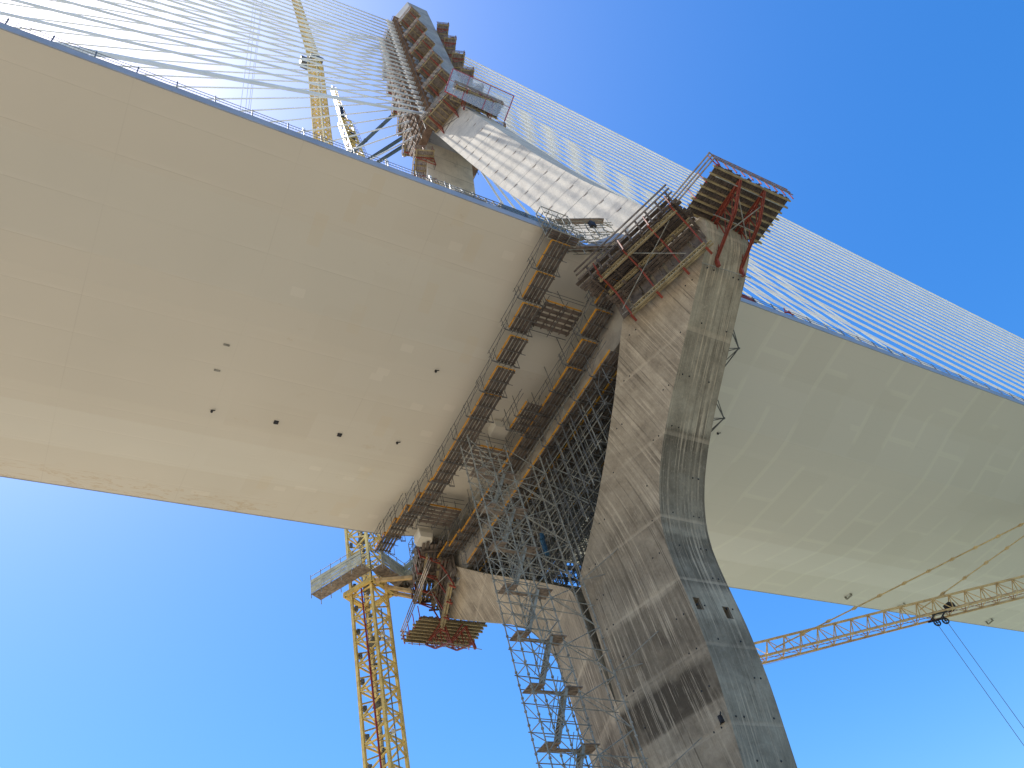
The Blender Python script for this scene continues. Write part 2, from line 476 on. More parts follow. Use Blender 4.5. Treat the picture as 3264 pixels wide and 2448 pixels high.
for (px, py) in ((2710, 1905), (2880, 1935), (3160, 1985)):
    q = at(px, py, z=49.7); mb = MB(); x0, y0 = q.x, q.y
    for k in range(3):
        mb.box((x0, y0 + 0.14 * k - 0.3, 49.75), (1.0, 0.06, 0.06))
    for k in range(2):
        mb.box((x0 - 0.45 + 0.9 * k, y0 - 0.16, 49.95), (0.07, 0.4, 0.45))
    mb.build('drain_bracket', M['steel'], deck)

# railings on the deck edge
def edge_railing(y0, y1, s_, label, mesh=True):
    r = thing('edge_railing', (edge((y0 + y1) / 2) * s_, (y0 + y1) / 2, 51.3), label, 'railing')
    posts, rails = MB(), MB()
    y = y0
    yl = []
    while y <= y1 + 0.01:
        e = edge(y) * s_ - 0.12 * s_
        yl.append((e, y)); y += 2.25
    for i, (e, y) in enumerate(yl):
        posts = MB(); posts.bar((e, y, 51.2), (e + 0.02, y + random.uniform(-.05, .05), 52.55), 0.07, 0.07)
        posts.bar((e, y, 51.36), (e + 0.18 * s_, y, 51.1), 0.06, 0.06); posts.build('post', M['rail'], r)
    for (a, b), (c, d) in zip(yl, yl[1:]):
        sag = random.uniform(-0.05, 0.05)
        for h in (0.35, 0.75, 1.15):
            rails.tube((a, b, 51.3 + h), ((a + c) / 2, (b + d) / 2, 51.3 + h + sag * .5), 0.022, 4)
            rails.tube(((a + c) / 2, (b + d) / 2, 51.3 + h + sag * .5), (c, d, 51.3 + h), 0.022, 4)
    rails.build('rails', M['rail'], r)
    if mesh:
        nn = MB()
        for (a, b), (c, d) in zip(yl, yl[1:]):
            for k in range(10):
                f = k / 10
                nn.tube((a + (c - a) * f, b + (d - b) * f, 51.4), (a + (c - a) * f, b + (d - b) * f, 52.4), 0.006, 3)
        nn.build('mesh_infill', M['rail'], r)
    return r
edge_railing(-60.5, -11.3, 1, 'thin dark wire railing along the near deck edge left of the pylon')
edge_railing(7.6, 90, 1, 'thin dark railing along the near deck edge right of the pylon')

# ------------------------------------------------------------------ pylon
XO = [(-4, 2.8), (0, 3.5), (10, 5.4), (16, 6.6), (20.5, 7.5), (24, 7.9), (27.5, 8.0), (30, 8.15), (32.2, 8.85), (34.5, 10.4), (36.7, 12.7), (38.5, 15.0), (41.3, 18.8), (44.4, 23.0), (45.6, 23.9), (47.0, 23.6), (48.5, 22.4), (50, 21.7), (63.9, 17.4), (75.6, 14.4), (88.3, 11.6), (104.9, 7.9), (112, 5.95)]
XI = [(-4, -0.1), (18.9, .75), (20.8, .9), (27.3, 1.35), (31.4, 1.45), (31.8, 1.7), (35.4, 5.6), (40.5, 11.4), (45.2, 16.3), (47, 17.2), (50, 16.6), (55.9, 15.3), (63.9, 12.9), (77, 9.3), (88.9, 6.5), (105.3, 2.8), (112, 1.02)]
K = 0.32
def smooth(tab, z, r=0.9):
    return (lerp(tab, z - r) + 2 * lerp(tab, z) + lerp(tab, z + r)) / 4
def xo(z): return smooth(XO, z, 1.0)
def xi(z): return smooth(XI, z, 0.5)
def leg_ring(z, s_):
    a, b = xo(z), xi(z); wd = a - b
    r = [(a, -4), (a, 0), (b, K * wd), (b, -4 - K * wd)]
    if s_ < 0: r = [(2 - q[0], q[1]) for q in r][::-1]
    return [(q[0], q[1], z) for q in r]
def facey(x, z, s_=1):
    """front (-Y) face of a leg"""
    xx = x if s_ > 0 else 2 - x
    return -4 - K * (xo(z) - xx)
def frange(a, b, n): return [a + (b - a) * i / n for i in range(n + 1)]
pyl = thing('concrete_pylon', (1, -2, -2), 'tall weathered concrete bridge pylon with legs bending outward, then meeting in one mast', 'pylon')
def cut(o, boxes):
    """carve box shaped pockets into a mesh for real"""
    c = MB()
    for b in boxes: c.box(*b)
    tmp = c.build('pocket_cutter', M['low'], pyl)
    md = o.modifiers.new('b', 'BOOLEAN'); md.operation = 'DIFFERENCE'; md.object = tmp; md.solver = 'EXACT'
    bpy.context.view_layer.update()
    dg = bpy.context.evaluated_depsgraph_get()
    me = bpy.data.meshes.new_from_object(o.evaluated_get(dg))
    o.modifiers.remove(md); o.data = me
    bpy.data.objects.remove(tmp)
for s_ in (1, -1):
    zs = frange(-4, 18, 6) + frange(18.5, 46.5, 44)[0:]
    lo = MB().loft([leg_ring(z, s_) for z in zs]).build('lower_leg', M['low'], pyl)
    if s_ > 0:
        cut(lo, [((8.0, -3.35, 25.4), (1.6, 0.55, 0.85)), ((8.0, -1.15, 25.0), (1.6, 0.55, 0.85))])
    zs = frange(46.5, 112, 40)
    MB().loft([leg_ring(z, s_) for z in zs]).build('upper_leg', M['up'], pyl)
mb = MB(); mb.box((0.45, -2, 13.5), (2.6, 6.6, 35)); mb.build('web_wall', M['low'], pyl)
# mast
def mast_ring(z, k=1.0):
    a = 4.93 * k
    return [(1 + a, -4, z), (1 + a, 0, z), (1 + 1.3, 1.25, z), (1 - 1.3, 1.25, z), (1 - a, 0, z), (1 - a, -4, z), (1 - 1.3, -5.25, z), (1 + 1.3, -5.25, z)]
MB().loft([mast_ring(z, lerp([(108, 1.25), (112, 1.02), (116, 1.0), (170, 0.985)], z)) for z in frange(109, 162, 22)]).build('mast', M['mast'], pyl)
mb = MB(); mb.box((0.2, -2, 45.55), (30.5, 7.8, 3.9)); mb.build('crossbeam', M['beam'], pyl)
# form tie holes as small plugs on the near lower leg and upper leg (dark discs painted for shaded hollows)
mb = Each('tie_hole', M['dark'], pyl)
for z in frange(7, 43, 16):
    for fx in (0.12, 0.2, 0.82, 0.9):
        if random.random() < 0.25: continue
        xx = xi(z) + (xo(z) - xi(z)) * fx; yy = facey(xx, z)
        mb.tube((xx, yy + 0.05, z), (xx, yy - 0.012, z), 0.06, 8)
    for yy in (-3.5, -2.9, -1.1, -0.6):
        if random.random() < 0.35: continue
        mb.tube((xo(z + .3) - 0.06, yy, z + .3), (xo(z + .3) + 0.03, yy, z + .3), 0.06, 8)
mb = MB(); mb2 = MB()
z = 56
while z < 103:
    for fx in (0.22, 0.78):
        xx = xi(z) + (xo(z) - xi(z)) * fx; yy = facey(xx, z)
        mb = MB(); mb.box((xx, yy - 0.0, z), (0.42, 0.06, 0.05), (V((.952, .305, 0)), V((-.305, .952, 0)), V((0, 0, 1))))
        mb.tube((xx - .3, yy + .05, z), (xx - .3, yy - 0.1, z), 0.07, 6); mb.build('climbing_cone', M['ply'], pyl)
    z += 3.15
# small brackets left on the near leg
mb = MB()
for (z, fx) in ((13.2, 0.62), (15.4, 0.95), (18.6, 0.93), (8.5, 0.5)):
    xx = xi(z) + (xo(z) - xi(z)) * fx; yy = facey(xx, z) - 0.08
    mb.box((xx, yy, z), (0.16, 0.25, 0.4)); mb.tube((xx, yy - .05, z), (xx + .25, yy - .1, z + .3), 0.04); mb.tube((xx - .2, yy, z - .2), (xx + .2, yy - .1, z - .1), 0.035)
z = 13.0
pa = [V((xi(zz) + (xo(zz) - xi(zz)) * 0.62, facey(xi(zz) + (xo(zz) - xi(zz)) * 0.62, zz) - 0.08, zz)) for zz in (13.2, 12.2, 11, 9.6)]
mb.path(pa, 0.05)
mb.tube(pa[0], (xo(15.4) - .3, -4.2, 14.6), 0.015, 4)
mb.build('anchor_bracket', M['dark'], pyl)

# ------------------------------------------------------------------ stay cables
NY = [52.1, 60.4, 68.5, 76.6, 85.9, 94.6, 102.3, 108.4, 114, 119.5, 124.8, 130, 135, 140, 145, 150, 155, 160, 165, 170, 176, 183]
FY = [53.4, 64.1, 73.2, 83.7, 93.0, 102.2, 111.7, 120.6, 128, 132, 137, 145, 153, 163, 174, 186, 199, 215, 234, 256, 283, 315]
def cable(a, b, r, label, group):
    a, b = V(a), V(b); d = (b - a).normalized()
    a2 = a - d * 1.2
    c = thing('stay_cable', tuple(b), label, 'cable', group)
    mb = MB()
    n = 10; pts = []
    for i in range(n + 1):
        f = i / n; q = a2.lerp(b, f); q = q + V((0, 0, -1)) * (4 * f * (1 - f)) * (b - a).length * 0.0012
        pts.append(q)
    rings = []
    side = d.cross(V((0, 0, 1))).normalized(); up = side.cross(d)
    for q in pts: rings.append([q + (side * math.cos(k * math.pi / 4) + up * math.sin(k * math.pi / 4)) * r for k in range(8)])
    mb.loft(rings)
    o = mb.build('sheath', M['cable'], c)
    for pl in o.data.polygons: pl.use_smooth = True
    mb = MB(); mb.tube(a2, a + d * 1.6, r * 1.9, 8); mb.tube(a + d * 1.5, a + d * 1.9, r * 2.3, 8); mb.build('guide_pipe', M['white'], c)
    mb = MB(); mb.tube(b - d * 1.3, b, r * 1.6, 8); mb.build('deck_anchor', M['steel'], c)
    return c
GL, GF, GR, GQ = 'stay cables to the near edge left of the pylon', 'stay cables to the far edge left of the pylon', 'stay cables to the near edge right of the pylon', 'stay cables to the far edge right of the pylon'
for i in range(22):
    nth = ORD[i] + (' from the pylon' if i else ' and closest to the pylon')
    zn = 112.1 + 2.055 * i
    cable((2.8, -6.2, zn), (15.5, -NY[i], 51.3), 0.2 if i == 0 else 0.12, 'white stay cable fanning left to the near deck edge, ' + (nth if i else 'thickest and closest to the pylon'), GL)
    zf = 112 + 2.75 * i - 0.0333 * i * i
    cable((-0.5, -6.2, zf), (-15.5, -FY[i], 51.3), 0.105, 'white stay cable fanning left to the far deck edge, ' + nth, GF)
    y = 34 + 10.2 * i
    z = 113 + 2.2 * i
    cable((2.0, 1.8, z), (15.5, y, 51.3), 0.16, 'white stay cable fanning right to the near deck edge, ' + nth, GR)
    cable((0.0, 1.8, z), (-15.5, y, 51.3), 0.16, 'white stay cable fanning right to the far deck edge, ' + nth, GQ)

# ------------------------------------------------------------------ timber platforms
def mx(p, sx, sy):
    p = V(p)
    return V((p.x if sx > 0 else 2 - p.x, p.y if sy > 0 else -4 - p.y, p.z))
def work_platform(p0, u, v_, L, W, z, sx, sy, label, group, cat='work platform', drop=2.0, rails=True, brn=2, joists=None):
    """p0 inner corner on the face, u along the face, v_ away from it"""
    u, v_ = V(u).normalized(), V(v_).normalized()
    T = lambda a, b, c: mx(V((p0[0], p0[1], z)) + u * a + v_ * b + V((0, 0, c)), sx, sy)
    c0 = T(L / 2, 0, 0)
    r = thing('work_platform', tuple(c0), label, cat, group)
    mb = MB()
    nb = max(3, int(W / 0.24))
    for k in range(nb):
        b = (k + 0.5) * W / nb
        o1, o2 = random.uniform(-.15, .1), random.uniform(-.1, .15)
        mb.bar(T(o1, b, 0.12), T(L + o2, b, 0.12), W / nb * 0.93, 0.06)
    mb.build('planks', M['timber'], r)
    mb = MB()
    nj = joists or max(3, int(L / 1.15) + 1)
    for k in range(nj):
        a = 0.12 + k * (L - 0.24) / (nj - 1)
        mb.bar(T(a, -0.05, -0.02), T(a, W + 0.1, -0.02), 0.13, 0.2)
    mb.bar(T(-0.1, 0.1, -0.2), T(L + 0.1, 0.1, -0.2), 0.12, 0.16)
    mb.bar(T(-0.1, W - 0.15, -0.2), T(L + 0.1, W - 0.15, -0.2), 0.12, 0.16)
    mb.build('joists', M['joist'], r)
    for k in range(brn):
        a = L * (0.22 + 0.56 * k / max(1, brn - 1))
        mb = MB()
        mb.bar(T(a, 0, -0.36), T(a, W, -0.36), 0.12, 0.16)
        mb.bar(T(a, 0.08, -0.4), T(a, 0.08, -drop), 0.12, 0.12)
        mb.bar(T(a, W - 0.1, -0.4), T(a, 0.1, -drop), 0.1, 0.1)
        mb.bar(T(a, W * .5, -0.4), T(a, 0.1, -drop * .6), 0.07, 0.07)
        mb.build('bracket', M['red'], r)
    mb = Each('guard_post', M['redw'], r)
    npst = max(3, int(L / 1.6) + 1)
    for k in range(npst):
        a = k * L / (npst - 1)
        mb.bar(T(a, W + 0.02, -0.2), T(a, W + 0.02, 1.25), 0.06, 0.06)
    for b in (0.2, W * 0.6):
        for a in (0, L): mb.bar(T(a, b, 0), T(a, b, 1.25), 0.06, 0.06)
    if rails:
        mb = MB()
        for h in (0.3, 0.72, 1.15):
            mb.bar(T(-0.2, W + 0.08, h), T(L + 0.2, W + 0.08, h), 0.05, 0.17)
            for a in (-0.02, L + 0.02): mb.bar(T(a, 0.05, h), T(a, W + 0.1, h), 0.04, 0.15)
        mb.build('guard_boards', M['timber'], r)
    mb = MB()   # suspended lower scaffold ties and ply shutter against the wall
    mb.bar(T(L * .2, 0.06, -0.5), T(L * .8, 0.06, -drop * .95), 0.05, 0.05)
    mb.bar(T(L * .8, 0.06, -0.5), T(L * .2, 0.06, -drop * .95), 0.05, 0.05)
    mb.build('cross_tie', M['dsteel'], r)
    return r
U, W_ = (0.952, 0.305, 0), (0.305, -0.952, 0)
lv = [149.5, 141.5, 133.2, 125.0, 117.4]
GP = 'timber work platforms climbing the mast'
where = ['highest', 'second highest', 'third highest', 'fourth highest', 'fifth and lowest']
for i, z in enumerate(lv):
    L = 3.3 + 0.12 * i
    for sx, sy, nm in ((1, 1, 'left flank of the mast facing us'), (1, -1, 'right flank of the mast against sky'), (-1, 1, 'far left flank of the mast behind cables')):
        work_platform((3.95, -4.62, 0), U, W_, L, 2.1, z, sx, sy, 'timber work platform on the %s, %s' % (nm, where[i]), GP, drop=2.3)
    # dark lower catwalk box under each platform
GC = 'timber platforms round the leg junction'
work_platform((2.8, -5.65, 0), U, W_, 5.2, 2.5, 106.2, 1, 1, 'wide timber platform across the front where the near leg meets the mast', GC, drop=2.6, joists=8)
work_platform((8.15, 0.8, 0), (0, -1, 0), (1, 0, 0), 7.0, 2.1, 104.8, 1, 1, 'timber platform on the outer side of the leg junction, below the net', GC, drop=2.4, joists=8)
work_platform((2.8, -5.65, 0), U, W_, 4.4, 2.3, 105.0, 1, -1, 'timber platform on the rear side of the leg and mast junction', GC, drop=2.4)
work_platform((1.2, -5.2, 0), U, W_, 4.8, 2.6, 105.0, -1, 1, 'timber platform hugging the far leg just below the mast junction', GC, drop=2.5, joists=7)
work_platform((2.9, -4.9, 0), U, W_, 4.0, 2.4, 98.6, -1, 1, 'lower timber platform hugging the far leg, above the white leg edge', GC, drop=2.2, joists=6)
# ply shutters hanging on the junction
mb = MB()
for (a, b, z0, z1, sx) in ((2.6, 6.8, 106.6, 110.5, 1),):
    p0 = V((a, facey(a, 106), 0)); p1 = p0 + V(U) * (b - a)
    off = V(W_) * 0.25
    for k in range(9):
        q = p0.lerp(p1, (k + .5) / 9) + off
        mb.bar((q.x, q.y, z0), (q.x, q.y, z1), 0.45, 0.06, W_)
tag(mb.build('form_shutter', M['ply']), 'brown plywood shutter boards standing on the junction platform', 'formwork')
# net fence on the junction
fence = thing('net_fence', (9.5, -2.6, 105), 'see-through safety net on red posts around the outer junction platform', 'safety net')
pA, pB, pC, pD = at(1444, 219, x=9.6), at(1418, 291, x=9.6), at(1638, 306, x=10.3), at(1609, 384, x=10.3)
mb = MB()
mb.bar(pA, pB, 0.14); mb.bar(pC, pD, 0.14); mb.bar(pA, pC, 0.12); mb.bar(pB, pB.lerp(pD, 0.2), 0.1)
for f in (0.28, 0.62): mb.bar(pA.lerp(pC, f), pB.lerp(pD, f), 0.09)
mb.bar(pA.lerp(pB, .5), pC.lerp(pD, .5), 0.07)
mb.build('red_frame', M['redw'], fence)
mb = MB(); d = V((0.01, 0, 0)); mb.quadprism([pA, pC, pD, pB], [pA + d, pC + d, pD + d, pB + d]); mb.build('net', M['net'], fence)

# anchorage scaffold at the nose of the mast
def nose_scaffold(sy, label):
    r = thing('anchorage_scaffold', (1, -6.5 if sy > 0 else 2.5, 110), label, 'scaffold')
    T = lambda x, y, z: mx((x, y, z), 1, sy)
    a, b, c = MB(), MB(), MB()
    for x in (-2.4, -0.9, 1.0, 2.4, 3.9):
        yo = -5.4 - 0.0 if abs(x - 1) < 2 else -4.9
        for y in (yo - 0.25, yo - 1.5):
            a.tube(T(x, y, 107 if x < 3 else 112), T(x, y, 156), 0.05)
    z = 108
    while z < 156:
        for y in (-5.7, -6.9):
            a.tube(T(-2.4, y, z), T(3.9, y, z), 0.045)
        for x in (-2.4, 1.0, 3.9): a.tube(T(x, -5.3, z), T(x, -6.9, z), 0.045)
        b.box(T(0.9, -6.2, z - 0.02), (6.2, 1.1, 0.07))
        b.bar(T(-2.6, -7.0, z + .5), T(1.2, -7.0, z + .5), .04, .22); b.bar(T(-2.6, -7.0, z + 1.1), T(1.2, -7.0, z + 1.1), .04, .2)
        for x in (-1.9, -1.3, 0.3, 1.2, 2.1, 3.2):
            if random.random() < 0.5: c.box(T(x, -5.75, z + 0.9), (0.4, 0.4, random.uniform(.4, 1.2)))
        z += 2.055
    a.build('tubes', M['dsteel'], r); b.build('walkways', M['ply'], r); c.build('anchor_blocks', M['pblock'], r)
    return r
nose_scaffold(1, 'dense grey scaffold with white anchor blocks where the left cables enter the mast')
nose_scaffold(-1, 'grey scaffold with white anchor blocks on the rear of the mast behind the right cables')

# ------------------------------------------------------------------ knee platforms
def truss_beam(mb, p, q, h, up=(0, 0, 1), w_=0.16, n=None):
    p, q, up = V(p), V(q), V(up)
    L = (q - p).length; n = n or int(L / 0.45)
    mb.bar(p, q, w_, 0.09); mb.bar(p + up * h, q + up * h, w_, 0.09)
    for k in range(n):
        a, b = p.lerp(q, k / n), p.lerp(q, (k + 0.5) / n); c = p.lerp(q, (k + 1) / n)
        mb.bar(a, b + up * h, 0.05, 0.06); mb.bar(b + up * h, c, 0.05, 0.06)
def knee(sx, who):
    T = lambda x, y, z: mx((x, y - (1.5 if sx < 0 else 0), z - (2.5 if sx < 0 else 0)), sx, 1)
    G = 'timber platforms at the leg knees'
    # outer platform
    r = thing('knee_platform', tuple(T(25, -1.5, 46.6)), 'big timber platform on red truss brackets jutting outward from the %s leg knee' % who, 'work platform', G)
    x0, x1, y0, y1, z = 23.3, 27.2, -5.0, 2.0, 46.9
    mb = MB()
    n = 34
    for k in range(n):
        y = y0 + (k + .5) * (y1 - y0) / n
        mb.bar(T(x0 - 0.1 + random.uniform(-.1, .1), y, z + .16), T(x1 + random.uniform(-.12, .05), y, z + .16), 0.185, 0.06)
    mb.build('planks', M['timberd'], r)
    mb = MB()
    for k in range(8):
        x = x0 + 0.15 + k * (x1 - x0 - .3) / 7
        mb.bar(T(x, y0 - .15 - .1 * (k % 3), z + 0.0), T(x, y1 + .2 - .15 * (k % 2), z + 0.0), 0.11, 0.24)
    mb.build('joists', M['joist'], r)
    for y in (-2.9, -0.6):
        mb = MB()
        A0_, A1_, A2_ = V((22.15, y, 43.75)), V((25.3, y, 45.1)), V((27.0, y, z - .25))
        B0_ = V((22.7, y, 46.0))
        for d_ in (-.07, .07):
            D_ = V((0, d_, 0))
            mb.bar(T(*(A0_ + D_)), T(*(A1_ + D_)), .08, .13); mb.bar(T(*(A1_ + D_)), T(*(A2_ + D_)), .08, .13); mb.bar(T(*(B0_ + D_)), T(*(A2_ + D_)), .08, .12)
        mb.bar(T(21.95, y, 43.1), T(22.15, y, 43.95), .2, .26)
        lo_ = [A0_.lerp(A1_, .12), A0_.lerp(A1_, .5), A0_.lerp(A1_, .85), A1_.lerp(A2_, .3)]
        up_ = [B0_.lerp(A2_, f) for f in (.05, .28, .52, .75)]
        for a, b in zip(lo_, up_): mb.bar(T(*a), T(*b), .07, .08)
        for a, b in zip(lo_, up_[1:]): mb.bar(T(*a), T(*b), .06, .07)
        mb.bar(T(*A0_), T(*B0_), .09, .1)
        mb.bar(T(23.3, y, 46.68), T(27.0, y, 46.68), .12, .12)
        mb.build('truss_bracket', M['red'], r)
    mb = MB()
    mb.tube(T(26.2, -2.9, 45.9), T(23.6, -.6, 44.6), .04); mb.tube(T(26.2, -.6, 45.9), T(23.6, -2.9, 44.6), .04)
    mb.tube(T(26.6, -5, 46.3), T(26.6, 1.4, 46.3), .04); mb.tube(T(24.5, -4.2, 45.2), T(24.5, 0.2, 45.2), .04)
    mb.tube(T(21.7, -4.15, 43.3), T(22.0, 0.1, 43.1), .035)
    mb.build('sway_brace', M['steel'], r)
    mb = Each('guard_post', M['redw'], r)
    for k in range(10):
        y = y0 + k * (y1 - y0) / 9
        mb.bar(T(x1 + .12, y, z - .2), T(x1 + .2, y + .05, z + 1.35), .07)
    for k in range(4):
        x = x0 + k * (x1 - x0) / 3
        mb.bar(T(x, y0 - .1, z - .2), T(x, y0 - .15, z + 1.35), .07)
    mb = MB()
    for h in (.45, .85, 1.28):
        mb.bar(T(x1 + .22, y0 - .3, z + h), T(x1 + .22, y1 + .3, z + h), .05, .13)
        mb.bar(T(x0 - 7.2, y0 - 2.15 + .1, z + h), T(x1 + .3, y0 - .22, z + h), .05, .14)
    mb.build('guard_boards', M['timber'], r)
    # front gallery along the skewed face
    r = thing('knee_gallery', tuple(T(19.5, -5.6, 46.5)), 'timber gallery on yellow lattice beams and red struts across the %s knee front' % who, 'work platform', G)
    u, v_ = V(U), V(W_)
    o = V((15.4, facey(15.4, 46.0), 0))
    Q = lambda a, b, z: mx(o + u * a + v_ * b + V((0, 0, z)), sx, 1)
    L = 8.4
    mb = MB()
    def tb(p, q, h):
        truss_beam(mb, p, q, h)
    tb(Q(0.4, .95, 45.7), Q(L - .3, .95, 45.7), .34); tb(Q(.6, 2.15, 46.1), Q(L - .6, 2.15, 46.1), .34)
    tb(Q(0.9, 0.22, 43.25), Q(L - .2, 0.22, 43.25), .34); tb(Q(1.4, .45, 43.25), Q(L - .6, .45, 43.25), .34)
    mb.build('lattice_beam', M['joist'], r)
    mb = MB()
    for k in range(7):
        b = .2 + k * .38
        mb.bar(Q(-.5 + random.uniform(-.3, .3), b, 46.65 + .02 * (k % 3)), Q(L + random.uniform(-.3, .1), b, 46.65), .27, .09)
    for k in range(6):
        b = .3 + k * .42
        mb.bar(Q(-.2 * k, b, 47.35 + .05 * (k % 2)), Q(L - .4, b, 47.3), .3, .08)
        if k < 3: mb.bar(Q(.2, .25 + k * .32, 45.3), Q(L - .5, .25 + k * .32, 45.3), .2, .06)
    for k in range(9):
        a = .4 + k * .95
        mb.bar(Q(a, .1, 44.4), Q(a, .12, 47.2), .16, .12)
        mb.bar(Q(a, 2.6, 46.4), Q(a, 2.7, 47.9), .1, .12)
    for k in range(6):
        a = .3 + k * 1.55
        mb.bar(Q(a, .0, 46.5), Q(a, 2.6, 46.5), .14, .2)
        mb.bar(Q(a, .15, 45.5), Q(a, 1.3, 45.5), .2, .1)
    for h in (47.3, 47.85, 48.4): mb.bar(Q(-.6, 2.75, h), Q(L, 2.75, h), .05, .17)
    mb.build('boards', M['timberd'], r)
    for a in (.9, 3.3, 5.7, 7.7):
        mb = MB()
        mb.bar(Q(a, .12, 43.0), Q(a, 1.05, 45.6), .11, .12)
        mb.bar(Q(a, .95, 45.4), Q(a, 2.7, 46.45), .1, .11)
        mb.bar(Q(a, 0.02, 42.7), Q(a, .55, 43.0), .16, .12)
        mb.bar(Q(a, .02, 45.4), Q(a, 2.7, 46.42), .1, .12)
        mb.bar(Q(a + .1, 2.7, 46.3), Q(a + .1, 2.75, 47.5), .09, .09)
        mb.build('red_strut', M['red'], r)
    mb = MB()
    mb.tube(Q(.6, .6, 44.0), Q(7.0, 1.9, 46.2), .035); mb.tube(Q(6.4, .5, 44.0), Q(3.4, 2.2, 46.3), .035); mb.tube(Q(.3, .3, 43.9), Q(3.2, .5, 43.5), .03)
    mb.build('tie_rod', M['steel'], r)
    mb = MB()
    for k in range(7): mb.bar(Q(.6 + k * 1.15, .08, 43.7), Q(.6 + k * 1.15, .08, 46.2), .9, .06, W_)
    mb.build('shutter_face', M['timberd'], r)
knee(1, 'near'); knee(-1, 'far')

# tube scaffold on the deck in the corner by the near leg
sc = thing('deck_scaffold', (18, -9, 51.3), 'light steel tube scaffold on the deck edge in front of the near upper leg', 'scaffold')
mb = MB(); bd = MB()
P0 = V((17.0, -8.2, 51.3))
for i in range(4):
    for j in range(2):
        p = P0 + V((i * .35 * 1.2 - .4, i * 1.3 - 1.0 - j * 1.1, -2.2 if j else 0)); mb.tube(p, p + V((0, 0, 5.4 if j else 4.2)), .045)
for h in (-1.6, -.6, .5, 1.6, 2.7, 3.1):
    a = P0 + V((-.6, -1.3, h)); mb.tube(a, a + V((1.7, 4.2, 0)), .04); a = P0 + V((-.6, -2.4, h)); mb.tube(a, a + V((1.7, 4.2, 0)), .04)
    for i in range(4):
        a = P0 + V((i * .42 - .4, i * 1.3 - 1.0, h)); mb.tube(a, a + V((0, -1.2, 0)), .04)
a = P0 + V((-.6, -2.4, -1.6)); mb.tube(a, a + V((1.7, 4.2, 2.2)), .035); mb.tube(a + V((0, 0, 2.2)), a + V((1.7, 4.2, 0)), .035)
mb.build('tubes', M['steel'], sc)
for h in (-1.5, 2.75):
    bd = MB(); bd.bar(P0 + V((-.4, -1.9, h)), P0 + V((1.1, 2.0, h)), .5, .06); bd.build('board', M['timber'], sc)

# ------------------------------------------------------------------ soffit galleries
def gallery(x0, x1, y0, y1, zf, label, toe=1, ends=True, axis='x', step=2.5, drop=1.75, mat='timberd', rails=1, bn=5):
    r = thing('soffit_gallery', ((x0 + x1) / 2, (y0 + y1) / 2, zf((x0 + x1) / 2)), label, 'hanging scaffold', 'scaffold galleries hung below the deck')
    pl, to, tb = MB(), MB(), MB()
    if axis == 'x':
        n = max(1, round((x1 - x0) / step)); st = (x1 - x0) / n
        for k in range(n):
            a, b = x0 + k * st, x0 + (k + 1) * st; z = zf((a + b) / 2)
            for i in range(bn):
                y = y0 + (i + .5) * (y1 - y0) / bn
                pl.bar((a - .05, y, z), (b - .08, y, z + random.uniform(-.02, .02)), (y1 - y0) / bn * random.uniform(.62, .86), .05)
                
            for f in (.08, .5, .92): pl.bar((a + st * f, y0, z - .06), (a + st * f, y1, z - .06), .07, .07)
            if toe: to.bar((a + .02, y0 - .03, z + .12), (b - .1, y0 - .03, z + .12), .05, .17)
            if toe and abs(zf(b + .5) - z) > .12: to.bar((b - .1, y0, z + .12), (b - .1, y1, z + .12), .05, .17)
            for y, sg in ((y0, -1), (y1, 1)):
                tb.tube((a, y, z - .35), (a, y, soffit(a) if drop else z + 1.2), .03)
                tb.tube((a, y + sg * .45, z - .25), (a, y + sg * .05, z - .3), .03)
                tb.tube((a, y + sg * .45, z - .25), (a, y + sg * .45, z + 1.1), .025)
                if sg < 0 or rails > 1:
                    for h in (.55, 1.05): tb.tube((a - .3, y + sg * .42, z + h), (b + .3, y + sg * .42, z + h), .024)
            tb.tube((a - .05, y0 - .5, z - .1), (a - .05, y1 + .5, z - .1), .032)
            for f in (.18, .5, .8): tb.tube((a - .2, y0 + (y1 - y0) * f, z - .14), (b + .2, y0 + (y1 - y0) * f, z - .14), .028)
            tb.tube((a + st * .5, y0 - .3, z - .2), (a + st * .5, y1 + .3, z - .2), .028)
            tb.tube((a, y0 - .45, z - .25), (b, y0 - .45, z + 1.1), .018)
            if k % 2: tb.tube((a, y1 + .05, z - .3), (b, y1 + .05, z + 1.3), .022)
    else:
        n = max(1, round((y1 - y0) / step)); st = (y1 - y0) / n
        z = zf((x0 + x1) / 2)
        for k in range(n):
            a, b = y0 + k * st, y0 + (k + 1) * st
            for i in range(bn):
                x = x0 + (i + .5) * (x1 - x0) / bn
                pl.bar((x, a, z), (x, b, z), (x1 - x0) / bn * .62, .05)
            for f in (.1, .5, .9): pl.bar((x0, a + st * f, z - .05), (x1, a + st * f, z - .05), .1, .06)
            for x in (x0, x1): tb.tube((x, a, z - .4), (x, a, soffit(x)), .03)
            tb.tube((x0 - .5, a, z - .1), (x1 + .5, a, z - .1), .03)
        to.bar((x1, y0, z + .12), (x1, y1, z + .12), .05, .17)
        for h in (.5, 1.0): tb.tube((x1 + .3, y0 - .3, z + h), (x1 + .3, y1 + .3, z + h), .025); tb.tube((x0 - .3, y0, z - .05), (x0 - .3, y1, z - .05), .03)
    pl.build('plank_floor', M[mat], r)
    if to.v: to.build('toe_board', M['toe'], r)
    tb.build('hanger_tubes', M['dsteel'], r)
    return r
def zs_(off): return lambda x: soffit(x) - off
gallery(-17.3, 17.5, -12.3, -10.8, zs_(1.85), 'long hanging gallery with an orange toe board, farthest left of the pylon')
gallery(10.7, 13.1, -10.7, -7.4, zs_(1.85), 'short cross gallery joining the two long ones near the top of the photo', axis='y', step=1.65, bn=5)
gallery(-2.6, -.2, -10.7, -7.4, zs_(1.85), 'short cross gallery joining the two long ones at mid deck, by the cream fairing', axis='y', step=1.65, bn=5)
